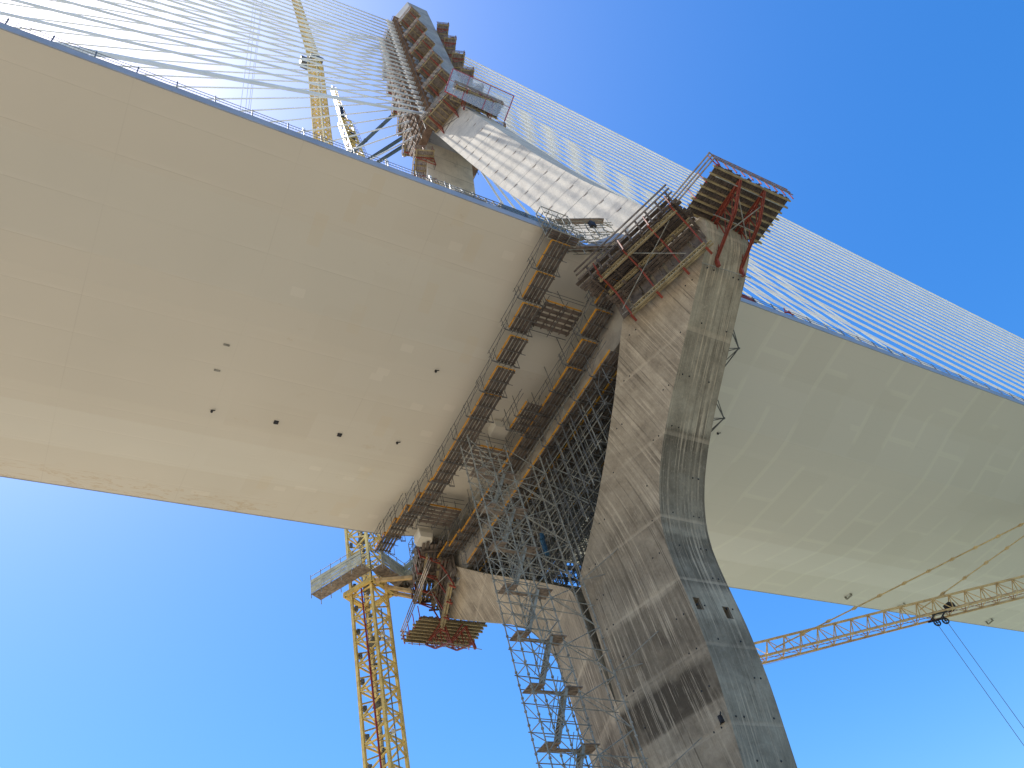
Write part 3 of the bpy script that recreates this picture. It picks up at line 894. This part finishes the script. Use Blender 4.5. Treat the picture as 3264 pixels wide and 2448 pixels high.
gallery(-11.4, -9.1, -10.7, -7.4, zs_(1.85), 'short cross gallery joining the two long ones near the far deck edge', axis='y', step=1.65, bn=5)
gallery(-14.6, 17.0, -7.5, -6.15, lambda x: 45.0 + max(0, abs(x) - 9.5) * .25, 'stepped hanging gallery right beside the crossbeam front', drop=1)
gallery(-11.0, 13.4, -6.75, -5.3, lambda x: 42.75, 'gallery with a straight orange toe board just under the crossbeam', drop=1, step=2.44)
gallery(-12.5, 12.0, -5.05, -3.3, lambda x: 42.8, 'dark plank gallery under the crossbeam, second row', drop=1, step=2.45)
gallery(-12.5, 12.0, -3.1, -0.9, lambda x: 42.95, 'dark plank gallery under the crossbeam, third row', drop=1, step=2.45)
gallery(-12.5, 12.0, -0.7, 2.6, lambda x: 43.05, 'dark plank gallery under the rear of the crossbeam, last row', drop=1, step=2.45, bn=6)
# jogs in the stepped gallery
gallery(2.6, 5.6, -8.9, -7.5, lambda x: 45.1, 'small side landing jutting from the stepped gallery at mid deck', step=1.5)
# cream fairing pods under the soffit
def fairing(px, py, w_, l_, label):
    q = at(px, py, z=47.0)
    r = MB(); x0, y0 = q.x, q.y
    zt = 47.55
    ring = lambda k, z: [(x0 + a * w_ * k, y0 + b * l_ * k, z) for a, b in ((-.5, -.35), (-.2, -.5), (.5, -.5), (.5, .35), (.2, .5), (-.5, .5))]
    r.loft([ring(1, zt + .1), ring(1, zt - .35), ring(.82, zt - .75)])
    return tag(r.build('bearing_fairing', M['soffit']), label, 'deck fairing')
fairing(1592, 1375, 1.6, 1.7, 'cream angular fairing bulging from the soffit beside the cross gallery')
fairing(1352, 1722, 1.7, 1.6, 'cream angular fairing at the far deck edge above the crane collar')

# ------------------------------------------------------------------ stair scaffold tower
st = thing('stair_tower', (2.3, -10, -1.6), 'slender zigzag stair tower of grey scaffold tubes rising in front of the pylon crotch', 'scaffold')
vt = MB(); lg = br = vt
YT = (-13.5, -11.85, -10.2, -7.0); XT = (2.7, 1.55)
def xt(y, k): return XT[k] - (y + 7) * 0.06
for y in YT:
    for k in (0, 1):
        x = xt(y, k)
        z1 = 42.6
        vt.tube((x, y, -1.6), (x, y, z1), .045, 6)
        z = .5
        while z < z1:
            vt.tube((x, y, z - .05), (x, y, z + .05), .09, 6); z += .8
z = 1.4; i = 0
while z < 42:
    for k in (0, 1):
        P = lambda y, zz: (xt(y, k), y, zz)
        vt.tube(P(YT[0] - .15, z), P(YT[2] + .15, z), .034)
        vt.tube(P(YT[0], z + .85), P(YT[2], z + .85), .028)
        if i % 2 == 0: vt.tube(P(YT[2], z), P(YT[3] + .3, z), .036)
        if i % 2 == 0 and k == 0:
            vt.tube(P(YT[2], z), P(YT[3], z + 1.7), .034); vt.tube(P(YT[3], z + 1.7), P(YT[2], z + 3.4), .034)
            vt.tube(P(YT[0], z), P(YT[1], z + 1.7), .03); vt.tube(P(YT[1], z), P(YT[0], z + 1.7), .03)
            vt.tube(P(YT[1], z), P(YT[2], z + 1.7), .03)
        elif i % 2 == 0:
            vt.tube(P(YT[2], z + 1.7), P(YT[3], z), .034)
            vt.tube(P(YT[0], z + 1.7), P(YT[2], z), .03)
        elif k == 0:
            vt.tube(P(YT[0], z + 1.7), P(YT[1], z), .03); vt.tube(P(YT[2], z + 1.7), P(YT[1], z), .03)
    for y in YT:
        vt.tube((xt(y, 0), y, z), (xt(y, 1), y, z), .032)
        if i % 2: vt.tube((xt(y, 0), y, z), (xt(y, 1), y, z + 1.7), .028)
    z += 1.7; i += 1
z = 29.2 - 3.4 * 9; i = 0
while z < 41:
    ld, sr = MB(), MB()
    for k in range(4):
        x = xt(-12, 0) - .1 - k * .27
        ld.bar((x, YT[0] + .05, z), (x, YT[0] + 1.0, z), .24, .06); ld.bar((x, YT[2] - .85, z - .02), (x, YT[2] + .25, z - .02), .24, .06)
    ld.bar((xt(-12, 0) - .8, YT[0] + .9, z), (xt(-12, 0) - .8, YT[2] - .8, z), .3, .05)
    ld.build('landing', M['timber'], st)
    if z < 38:
        a, b = V((xt(-12, 0) - .12, YT[0] + .95, z)), V((xt(-12, 0) - .12, YT[2] - .75, z + 3.4))
        for k in (0, .55): sr.bar(a + V((-k, 0, 0)), b + V((-k, 0, 0)), .05, .16)
        for k in range(13):
            q = a.lerp(b, (k + .5) / 13); sr.box(q + V((-.27, 0, 0)), (.56, .2, .05))
        for k in (0, .55): sr.tube(a + V((-k, 0, 1)), b + V((-k, 0, 1)), .025)
        sr.build('stair_flight', M['steel'], st)
    z += 3.4; i += 1
vt.build('tube_frame', M['steel'], st)
# ties to the leg
mb = MB()
for z in (37.4, 30.6, 23.8, 17.0):
    mb.tube((2.7, -7.0, z), (3.6, -5.3, z + .1), .035); mb.tube((2.7, -7.0, z), (5.4, -4.9, z + 1.2), .03)
mb.build('wall_ties', M['steel'], st)

# ------------------------------------------------------------------ shoring in the crotch
sh = thing('shoring_scaffold', (1, -2, 32), 'dense grey tube shoring filling the dark V between the two pylon legs', 'scaffold')
vt, br, bdd = MB(), MB(), MB(); lg = br
def inside(x, z): return abs(x - 1) < xi(z) - 1 - .15
zb = lambda x: lerp([(0, 31.9), (.7, 31.9), (4.6, 35.4), (10.4, 40.5), (13, 42.5)], abs(x - 1)) + .1
xs = [1 + k * 1.2 for k in range(-9, 10)]; ysx = (-6.6, -5.0, -3.4, -1.8, -.2, 1.4, 2.8)
for x in xs:
    for y in ysx:
        if zb(x) < 42: vt.tube((x, y, zb(x)), (x, y, 42.9), .045)
z = 33.2; i = 0
while z < 42.8:
    rng = [x for x in xs if zb(x) < z]
    if rng:
        for y in ysx: lg.tube((min(rng) - .6, y, z), (max(rng) + .6, y, z), .035)
        for x in rng:
            lg.tube((x, ysx[0] - .3, z), (x, ysx[-1] + .3, z), .035)
            if random.random() < .6:
                y = random.choice(ysx); sg = random.choice((-1, 1)); br.tube((x, y, z), (x + 1.35 * sg, y, z + 1.5), .03)
            if random.random() < .6:
                y = random.choice(ysx[:-1]); br.tube((x, y, z), (x, y + 1.6, z + 1.5), .03)
        if i % 2 == 0:
            for k in range(4):
                x = random.choice(rng); y = random.choice(ysx[:-1]); MB().box((x + .5, y + .7, z + .05), (1.9, .8, .05)).build('board', M['timber'], sh)
    z += 1.0 if z < 37 else 1.5; i += 1
fr2 = MB()
for k in range(9):
    x = -7 + k * 1.9
    for y in (-6.25, -5.3): fr2.tube((x, y, max(zb(x), 31)), (x, y, 44.9), .045)
    fr2.tube((x, -6.3, max(zb(x), 33) + 1), (x, -5.2, max(zb(x), 33) + 1), .04)
for z in (35.2, 36.8, 38.4, 40, 41.6, 43.2, 44.6):
    w2 = lerp([(31.9, 0.3), (35.4, 4.4), (40.5, 10)], z)
    for y in (-6.3, -5.35): fr2.tube((1 - min(8.2, w2), y, z), (1 + min(8.8, w2), y, z), .038)
for k in range(14):
    x = random.uniform(-7, 7); y = random.choice((-6.32, -5.25)); zz = max(zb(x), 34) + random.uniform(0, 2)
    fr2.tube((x, y, zz), (x + (3.0 if x < 0 else -3.0), y, zz + 4.5), .036)
fr2.build('front_frame', M['steel'], sh)
vt.build('standards', M['dsteel'], sh); br.build('ledgers', M['dsteel'], sh)
q = at(1723, 1700, y=-6.9)
mb = MB(); pts = [q + V((math.sin(k * 1.3) * .12, math.cos(k * 1.7) * .1, -k * .35)) for k in range(7)]
for a, b in zip(pts, pts[1:]): mb.tube(a, b, .16 + .05 * random.random(), 7)
tag(mb.build('blue_hose', M['blue']), 'dark blue crumpled hose hanging inside the dense shoring tubes', 'hose')

# ------------------------------------------------------------------ lattice helper
def lattice(mb, p, q, e1, e2, wa, wb, n, rc, rb, taper=1.0, x=True):
    p, q, e1, e2 = V(p), V(q), V(e1).normalized(), V(e2).normalized()
    cs = [(-1, -1), (1, -1), (1, 1), (-1, 1)]
    def corner(f, c):
        k = 1 + (taper - 1) * f
        return p.lerp(q, f) + e1 * (c[0] * wa / 2 * k) + e2 * (c[1] * wb / 2 * k)
    for c in cs: mb.bar(corner(0, c), corner(1, c), rc, rc, e1)
    for k in range(n):
        f0, f1 = k / n, (k + 1) / n
        for i in range(4):
            a, b = cs[i], cs[(i + 1) % 4]
            mb.bar(corner(f1, a), corner(f1, b), rb, rb)
            if x:
                fm = (f0 + f1) / 2
                mb.bar(corner(f0, a), corner(fm, b), rb, rb); mb.bar(corner(fm, b), corner(f1, a), rb, rb)
            else:
                mb.bar(corner(f0, a), corner(f1, b) if k % 2 else corner(f1, b), rb, rb)

# ------------------------------------------------------------------ tower crane
CX, CY = -24.0, -10.3
e1, e2, ez = V((.86, .51, 0)), V((-.51, .86, 0)), V((0, 0, 1))
cr = thing('tower_crane', (CX, CY, -1.6), 'tall yellow lattice tower crane rising behind the far deck edge beside the pylon', 'crane')
mb = MB()
lattice(mb, (CX, CY, -1.6), (CX, CY, 203), e1, e2, 2.45, 2.45, 82, .27, .135)
mb.build('mast', M['crane'], cr)
mb = MB()
C0 = V((CX, CY, 0))
for s1 in (-.25, .25): mb.bar(C0 + e1 * s1 - e2 * .5 + V((0, 0, -1)), C0 + e1 * s1 - e2 * .5 + V((0, 0, 200)), .06)
z = 0
while z < 200:
    mb.bar(C0 - e1 * .25 - e2 * .5 + V((0, 0, z)), C0 + e1 * .25 - e2 * .5 + V((0, 0, z)), .05); z += .55
z = 6
while z < 60:
    mb.box(C0 + V((0, 0, z)), (1.6, .9, .07)); z += 6.2
for z in frange(3, 60, 22): mb.box(C0 - e1 * 1.0 - e2 * .9 + V((0, 0, z)), (.28, .28, .5)); mb.box(C0 + e1 * .75 - e2 * 1.2 + V((0, 0, z + .7)), (.3, .3, .16))
mb.build('ladder', M['dsteel'], cr)
mb = MB(); mb.tube(C0 + e1 * 1.0 - e2 * 1.45 + V((0, 0, -1)), C0 + e1 * 0.2 - e2 * 1.5 + V((0, 0, 49)), .09, 6)
mb.build('supply_hose', M['hose'], cr)
mb = MB(); mb.tube(C0 + e1 * 1.5 - e2 * .3 + V((0, 0, -1)), C0 + e1 * 1.4 - e2 * .3 + V((0, 0, 46)), .07, 6); mb.build('conduit', M['steel'], cr)
for (px, py) in ((1220, 2020), (1240, 2040), (1253, 2333)):
    q = at(px, py, x=CX + 1.7)
    mb = MB(); mb.box(q, (.34, .3, .4)); l = mb.build('floodlight', M['lamp'], cr)
# slewing unit, cab block and luffing jib
mb = MB(); tp = at(1018, 225, x=CX + .5)
mb.box((CX, CY, 203.8), (3.2, 3.2, 1.4)); mb.box((CX - 1.7, CY - 2.0, 206.0), (1.6, 2.0, 4.4)); mb.box((CX, CY, 206), (1.8, 2.0, 2.6))
mb.build('machinery_house', M['dsteel'], cr)
mb = MB()
jt = at(915, -90, x=-26.5); jb = V((CX, CY, 204.5))
lattice(mb, jb, jt, e1, e2, 2.1, 1.9, 34, .24, .13, .75)
mb.build('luffing_jib', M['crane'], cr)
# collar walkway
lv_ = 49.6
col_ = thing('collar_walkway', (CX, CY, lv_), 'angled catwalk with cream mesh panels wrapped round the yellow crane mast', 'catwalk')
pl, pn, tb_, fr_ = MB(), MB(), MB(), MB()
def walk(a, b, wdt, hgt):
    a, b = V(a), V(b); d = (b - a).normalized(); s = V((d.y, -d.x, 0))
    pn = MB()
    for k in range(4): pl.bar(a + s * (k + .5) * wdt / 4, b + s * (k + .5) * wdt / 4, wdt / 4 * .93, .07)
    n = max(1, round((b - a).length / 1.3))
    for k in range(n + 1):
        q = a.lerp(b, k / n)
        for off in (0, wdt):
            tb_.tube(q + s * off + V((0, 0, -.5)), q + s * off + V((0, 0, hgt + .35)), .04)
        tb_.tube(q, q + s * wdt, .045)
        if k < n:
            q2 = a.lerp(b, (k + 1) / n)
            for off in (wdt,):
                for h in (.22, .62, 1.02, 1.42):
                    pn.bar(q + s * (off + .03) + V((0, 0, h)), q2 + s * (off + .03) + V((0, 0, h)), .03, random.choice((.3, .36, .4)))
            for h in (.6, 1.25, hgt + .2):
                tb_.tube(q + s * wdt + V((0, 0, h)), q2 + s * wdt + V((0, 0, h)), .035); tb_.tube(q + V((0, 0, h)), q2 + V((0, 0, h)), .035)
    pn.build('mesh_panel', M['panel'], col_)
cc = V((CX, CY, lv_))
walk(cc - e1 * 4.5 - e2 * 1.75, cc + e1 * 1.75 - e2 * 1.75, 1.45, 1.9)
walk(cc + e1 * 1.75 - e2 * 1.75, cc + e1 * 1.75 + e2 * 3.6, 1.35, 1.9)
pE = V((-20.6, -5.2, lv_))
walk(cc + e1 * 1.9 + e2 * 3.4, pE, 1.15, 1.6)
pl.build('planks', M['timber'], col_); tb_.build('tubes', M['steel'], col_)
mb = MB(); zf_ = V((0, 0, 48.6 - lv_))
cs = [cc + zf_ + e1 * a * 1.7 + e2 * b * 1.7 for a, b in ((-1, -1), (1, -1), (1, 1), (-1, 1))]
for a, b in zip(cs, cs[1:] + cs[:1]): mb.bar(a, b, .34, .4)
mb.build('yellow_collar', M['crane'], col_)
ARM = 'orange ties between the crane collar and the far knee'
for k, (a, b, lb) in enumerate(((cs[1] + e2 * .4, V((-19.2, -5.0, 48.0)), 'left and uppermost orange tie beam from the crane collar to the far leg'),
                            (cs[2], V((-21.4, -3.6, 46.5)), 'lowest orange tie beam from the crane collar to the far leg'),
                            (cs[1].lerp(cs[2], .5), V((-21.0, -4.2, 46.9)), 'middle orange tie beam slanting from the crane collar to the far leg'))):
    mb = MB(); mb.bar(a, b, .3, .34); mb.tube(a.lerp(b, .02), a.lerp(b, .08), .3, 8)
    o = mb.build('tie_beam', M['crane2']); tag(o, lb, 'tie beam', ARM)
    o2 = MB(); o2.bar(b, b + (b - a).normalized() * .5, .5, .6); o2.build('end_shoe', M['blue'], o)
# three blue-grey ties high up
TIE = 'blue-grey pipe ties between crane and mast'
for (a, b, lb) in (((1290, 332), (1045, 559), 'topmost blue-grey pipe running from the mast down behind the deck edge'),
                   ((1300, 428), (1050, 589), 'middle blue-grey pipe running from the mast down behind the deck edge'),
                   ((1318, 445), (1055, 611), 'lowest blue-grey pipe running from the mast down behind the deck edge')):
    pa_, pb_ = at(*a, z=138), at(*b, z=138)
    mb = MB(); mb.tube(pa_, pb_, .33, 10)
    o = mb.build('pipe_tie', M['strut']); tag(o, lb, 'pipe tie', TIE)
    for pl_ in o.data.polygons: pl_.use_smooth = len(pl_.vertices) == 4
    d = (pb_ - pa_).normalized()
    e = MB(); e.tube(pb_ - d * .5, pb_ + d * .2, .5, 8); e.tube(pa_.lerp(pb_, .5) - d * .12, pa_.lerp(pb_, .5) + d * .12, .4, 8); e.build('flange', M['strut'], o)

# leaning yellow jib of a further crane, above the deck edge
j = thing('crane_jib', tuple(at(1140, 500, x=-24)), 'short leaning yellow crane jib with a mesh cage, right of the tall crane mast', 'crane jib')
mb = MB()
a, b, c = at(1146, 520, x=-24), at(1098, 390, x=-24), at(1062, 280, x=-24)
lattice(mb, a, b, (0, 1, 0), (1, 0, 0), 2.2, 1.5, 7, .3, .16); mb.build('jib_foot', M['crane'], j)
mb = MB(); lattice(mb, b, c, (0, 1, 0), (1, 0, 0), 1.3, 1.1, 12, .12, .07, .7); mb.build('jib_lattice', M['crane'], j)
mb = MB()
for k in range(15):
    q0, q1 = a.lerp(b, k / 14) + V((.9, 0, 0)), 0
    mb.bar(q0 + V((0, -1.9, 0)), q0 + V((0, 1.9, 0)), .05)
for s_ in (-1.9, -1.5, 1.5, 1.9): mb.bar(a + V((.9, s_, 0)), b + V((.9, s_, 0)), .05)
mb.build('mesh_cage', M['dsteel'], j)
mb = MB(); q = a.lerp(b, .6) + V((.2, 0, 0)); mb.box(q, (1.0, 1.6, 3.0)); q = b + V((.3, -.6, 4)); mb.box(q, (.8, .9, 6)); mb.build('winch', M['dark'], j)

# hoist ropes on the left
for k, (x0, x1) in enumerate(((815, 762), (822, 780), (842, 788), (846, 794))):
    p0, p1 = at(x0 - k, -40, x=-60), at(x1, 380, x=-60)
    mb = MB(); mb.tube(p0, p1, .05, 4)
    lab = 'thin grey hoist rope behind the left cables, %s of four counted from the left' % ORD[k]
    tag(mb.build('hoist_rope', M['steel']), lab, 'rope', 'four hoist ropes in the left sky')

# ------------------------------------------------------------------ second crane: jib at lower right
J0, J1 = at(2365, 2120, z=38), at(3264, 1893, z=38)
dj = (J1 - J0).normalized(); sj = V((dj.y, -dj.x, 0)).normalized()
A0, A1 = J0 - dj * 3.0, J0 + dj * 62
hc = thing('hammerhead_crane', (A1.x, A1.y, -1.6), 'ochre crane with horizontal jib, pendant bars and trolley crossing at lower right', 'crane')
mb = MB()
n = 34
up = V((0, 0, 1))
for k in range(n):
    q0, q1 = A0 + dj * k * (65 / n), A0 + dj * (k + 1) * (65 / n); qm = (q0 + q1) / 2
    for s_ in (-.75, .75):
        mb.bar(q0 + sj * s_, q1 + sj * s_, .17); mb.bar(q0 + sj * s_, qm + up * 1.95, .085); mb.bar(qm + up * 1.95, q1 + sj * s_, .085)
    mb.bar(q0 + sj * .62, q0 - sj * .62, .06); mb.bar(q0 + sj * .62, q1 - sj * .62, .05)
    mb.bar(qm + up * 1.95, qm + dj * (65 / n) + up * 1.95, .19)
mb.build('jib', M['crane2'], hc)
mb = MB(); mb.tube(A0 + up * .05, A1 + up * .05, .03); mb.tube(A0 - sj * .3 - up * .5, A0.lerp(A1, .7) - sj * .3 + up * .1, .012); mb.tube(A0 + up * .5, A1 + up * .5, .03)
mb.build('trolley_rope', M['hose'], hc)
AP = A0 + dj * 45 + up * 0
# apex: solve in the vertical plane of the jib
def inplane(px, py):
    d = ray(px, py); nrm = sj; t_ = (A0 - CAM).dot(nrm) / d.dot(nrm); return CAM + d * t_
P1, P2 = inplane(2471, 2065), inplane(2933, 1943)
E1 = inplane(3264, 1668); apx = P1 + (E1 - P1) * 1.28
for P_ in (P1, P2):
    mb = MB(); L_ = (apx - P_).length; n_ = max(3, int(L_ / 3.3))
    d = (apx - P_).normalized()
    for o_ in (-.07, .07): mb.bar(P_ + sj * o_, apx + sj * o_, .06, .08)
    for k in range(1, n_): 
        q = P_.lerp(apx, k / n_); mb.box(q, (.3, .3, .22)); mb.bar(q - d * .3, q + d * .3, .24, .2)
    mb.build('pendant_bar', M['crane2'], hc)
TW = V((apx.x, apx.y, 0))
mb = MB(); lattice(mb, (TW.x, TW.y, -2.4), (TW.x, TW.y, 38), dj, sj, 1.9, 1.9, 20, .2, .1); lattice(mb, (TW.x, TW.y, 38), tuple(apx), dj, sj, 1.9, 1.9, 5, .2, .1, .2)
mb.build('tower', M['crane2'], hc)
mb = MB(); tq = at(2992, 1978, z=37.6)
tq = A0 + dj * (tq - A0).dot(dj)
for s_ in (-.7, .7): mb.bar(tq - dj * .9 + sj * s_ - up * .1, tq + dj * .9 + sj * s_ - up * .1, .14, .16)
for a_ in (-.6, .6):
    mb.bar(tq + dj * a_ + sj * .75 - up * .1, tq + dj * a_ - sj * .75 - up * .1, .12)
    mb.bar(tq + dj * a_ - up * .1, tq + dj * a_ * .8 - up * .75, .12)
    q = tq + dj * a_ * .8 - up * .75
    for k in range(12):
        t0, t1 = k * math.pi / 6, (k + 1) * math.pi / 6
        mb.bar(q + (dj * math.cos(t0) + up * math.sin(t0)) * .32, q + (dj * math.cos(t1) + up * math.sin(t1)) * .32, .12)
    mb.bar(q + dj * .3, q - dj * .3, .06); mb.bar(q + up * .3, q - up * .3, .06)
mb.build('trolley', M['dark'], hc)
mb = MB()
for a_ in (-.56, .56): mb.tube(tq + dj * a_ - up * .9, tq + dj * a_ * .95 - up * 37, .028, 5)
mb.build('hoist_rope', M['dsteel'], hc)
mb = MB(); q = A0 + dj * 27 + up * .6; mb.box(q, (.8, .9, .7)); mb.build('winch', M['dark'], hc)

# ------------------------------------------------------------------ things on the near deck edge
def tube_frame(mb, o, ux, uy, nx, ny, nz, sx_, sy_, sz_, r=.03):
    o, ux, uy = V(o), V(ux), V(uy)
    P = lambda i, j, k: o + ux * i * sx_ + uy * j * sy_ + V((0, 0, k * sz_))
    for i in range(nx + 1):
        for j in range(ny + 1):
            mb.tube(P(i, j, 0), P(i, j, nz), r)
            for k in range(nz + 1):
                if i < nx: mb.tube(P(i, j, k), P(i + 1, j, k), r)
                if j < ny: mb.tube(P(i, j, k), P(i, j + 1, k), r)
    for i in range(nx): mb.tube(P(i, 0, 0), P(i + 1, 0, nz), r * .8)
    for i in range(nx): mb.tube(P(i + 1, 0, 0), P(i, 0, nz), r * .8)
q = at(1490, 630, z=51.4)
s1 = thing('edge_scaffold', tuple(q), 'small pale steel trestle frame standing on the deck edge left of the mesh cage', 'scaffold')
mb = MB()
b0 = V((16.6, q.y - 1.0, 51.3))
for dy in (0, 1.7):
    mb.tube(b0 + V((0, dy, 0)), b0 + V((-.2, dy * .5 + .4, 3.0)), .04)
    mb.tube(b0 + V((-1, dy, 0)), b0 + V((-.8, dy * .5 + .4, 3.0)), .04)
for h in (.4, .8, 1.2, 1.6, 2.0, 2.4):
    mb.tube(b0 + V((0, .1 + h * .12, h)), b0 + V((0, 1.6 - h * .15, h)), .035)
mb.tube(b0, b0 + V((0, 1.3, 1.8)), .04)
mb.build('tubes', M['white'], s1)
s2 = thing('edge_cage', (16.4, -17.2, 51.3), 'grey tube scaffold cage on the near deck edge in front of the far upper leg', 'scaffold')
mb = MB(); tube_frame(mb, (16.7, -18.8, 51.3), (0, 1, 0), (-1, 0, 0), 6, 1, 4, .62, 1.2, .52, .026); mb.build('tubes', M['steel'], s2)
mb = MB(); mb.box((16.2, -17.9, 51.9), (1.4, 2.6, .9)); mb.build('brick_pallet', M['timber'], s2)
s3 = thing('netted_walkway', (16.6, -12.5, 51.3), 'walkway wrapped in dark blue netting on the near deck edge above the long gallery', 'scaffold')
mb = MB(); tube_frame(mb, (16.9, -15.4, 51.3), (0, 1, 0), (-1, 0, 0), 8, 1, 3, .72, 1.3, .5, .028); mb.build('tubes', M['steel'], s3)
mb = MB(); mb.quadprism([(16.95, -15.4, 51.35), (16.95, -9.9, 51.35), (16.95, -9.9, 52.75), (16.95, -15.4, 52.75)], [(16.97, -15.4, 51.35), (16.97, -9.9, 51.35), (16.97, -9.9, 52.75), (16.97, -15.4, 52.75)])
mb.quadprism([(15.6, -15.4, 52.75), (16.97, -15.4, 52.75), (16.97, -9.9, 52.75), (15.6, -9.9, 52.75)], [(15.6, -15.4, 52.77), (16.97, -15.4, 52.77), (16.97, -9.9, 52.77), (15.6, -9.9, 52.77)])
mb.build('netting', M['bnet'], s3)
s4 = thing('gallery_head_frame', (17.6, -11.6, 49), 'tube frame and planks wrapping the deck edge at the upper end of the long gallery', 'scaffold')
mb = MB(); tube_frame(mb, (17.4, -12.7, 48.6), (0, 1, 0), (1, 0, 0), 3, 1, 4, .8, .75, .85, .035); mb.build('tubes', M['steel'], s4)
mb = MB()
for k in range(4): mb.bar((17.45 + k * .2, -12.8, 48.75), (17.45 + k * .2, -10.2, 48.75), .17, .05)
mb.box((17.35, -11.5, 50.1), (.06, 2.2, 1.0)); mb.build('planks', M['timberd'], s4)
q = at(1888, 716, z=53.2)
f = thing('floodlight', (q.x, q.y, 51.4), 'small dark floodlight on a thin pole at the deck edge notch', 'floodlight')
mb = MB(); mb.box(q, (.3, .5, .65)); mb.build('lamp_head', M['dark'], f)
mb = MB(); mb.tube((q.x, q.y, 51.3), q, .04); mb.tube((q.x, q.y, 51.4), (q.x, q.y + .5, 52.2), .03); mb.build('pole', M['steel'], f)
mb = MB()
a, b = at(2352, 942, z=51.5), at(2425, 985, z=51.5)
for k in range(14):
    q = V((17.0, 6.9, 51.4)).lerp(V((16.9, 9.9, 51.4)), k / 13); mb.bar(q, q + V((0, .25, 1.15)), .16, .05)
for h in (.2, .6, 1.05): mb.bar((17.06, 6.9, 51.4 + h), (16.96, 10.1, 51.4 + h), .08, .08)
tag(mb.build('red_formwork', M['redw']), 'dark red ribbed steel form panel on the deck edge right of the near leg', 'formwork')
mb = MB(); q = V((17.3, 12.9, 51.35)); mb.bar(q, q + V((.1, .7, .15)), .12); mb.bar(q + V((0, .1, 0)), q + V((.1, .2, .6)), .08); mb.bar(q + V((0, .6, .2)), q + V((.1, 1.0, -.1)), .08)
tag(mb.build('red_clamp', M['redw']), 'small red clamp on the deck edge just right of the red form panel', 'clamp')
# clutter by the notch and by the far leg foot
mb = MB()
for k in range(9):
    p = V((17.0 + random.uniform(-.3, .4), -9.4 + k * .16, 51.3)); mb.tube(p, p + V((random.uniform(-.3, .3), random.uniform(-.3, .3), random.uniform(.7, 1.6))), .035)
mb.box((17.1, -8.6, 51.6), (.4, .3, .4))
tag(mb.build('notch_barrier', M['steel']), 'loose bunch of steel tubes standing in the notch of the deck edge', 'tubes')
# edge post lamps on left railing
for k, (px, py) in enumerate(((970, 435), (1238, 530), (1370, 560))):
    q = at(px, py, x=17.0); mb = MB(); mb.box((q.x, q.y, 52.7), (.1, .18, .35)); mb.bar((q.x, q.y, 51.3), (q.x, q.y, 52.7), .06)
    tag(mb.build('railing_lamp', M['white']), 'small white lamp post on the near railing, ' + ['leftmost', 'middle', 'rightmost'][k] + ' of three left of the pylon', 'lamp', 'small lamps on the near railing')

# small tube brackets sticking out behind the near leg
for k, (px, py, w_) in enumerate(((2330, 1050, 1), (2283, 1285, .8))):
    P = lambda dx, dy: at(px + dx, py + dy, z=45.2)
    mb = MB()
    mb.path([P(5, -10), P(25, 60) if k == 0 else P(25, 50)], .04)
    q1, q2 = P(25, 60 * w_), P(-25, 125 * w_)
    mb.path([P(0, 0), q1, q2], .05); mb.tube(P(-20, 60 * w_), q1, .04); mb.tube(P(-25, 72 * w_), q1, .04); mb.box(q1, (.14, .14, .14))
    mb.tube(q1, q1 + V((-3.5, -1, -.2)), .04)
    tag(mb.build('tube_bracket', M['dsteel']), 'dark bent tube bracket poking out right of the near leg, ' + ('upper' if k == 0 else 'lower') + ' of two', 'scaffold tube', 'brackets poking out behind the near leg')

# scaffold and shutter by the far deck edge next to the crane
s5 = thing('edge_shoring', (-17.5, -4.5, 48), 'grey scaffold cage with dark boards between the far deck edge and the crane ties', 'scaffold')
mb = MB(); tube_frame(mb, (-19.5, -7.6, 46.9), (1, 0, 0), (0, 1, 0), 4, 2, 6, .9, 1.2, .8, .035); mb.build('tubes', M['steel'], s5)
mb = MB()
for k in range(5): mb.box((-17.8, -6.6, 47.3 + k * .8), (3.2, 1.8, .06))
mb.build('boards', M['timberd'], s5)

for o in bpy.data.objects:
    if '_o' in o: del o['_o']
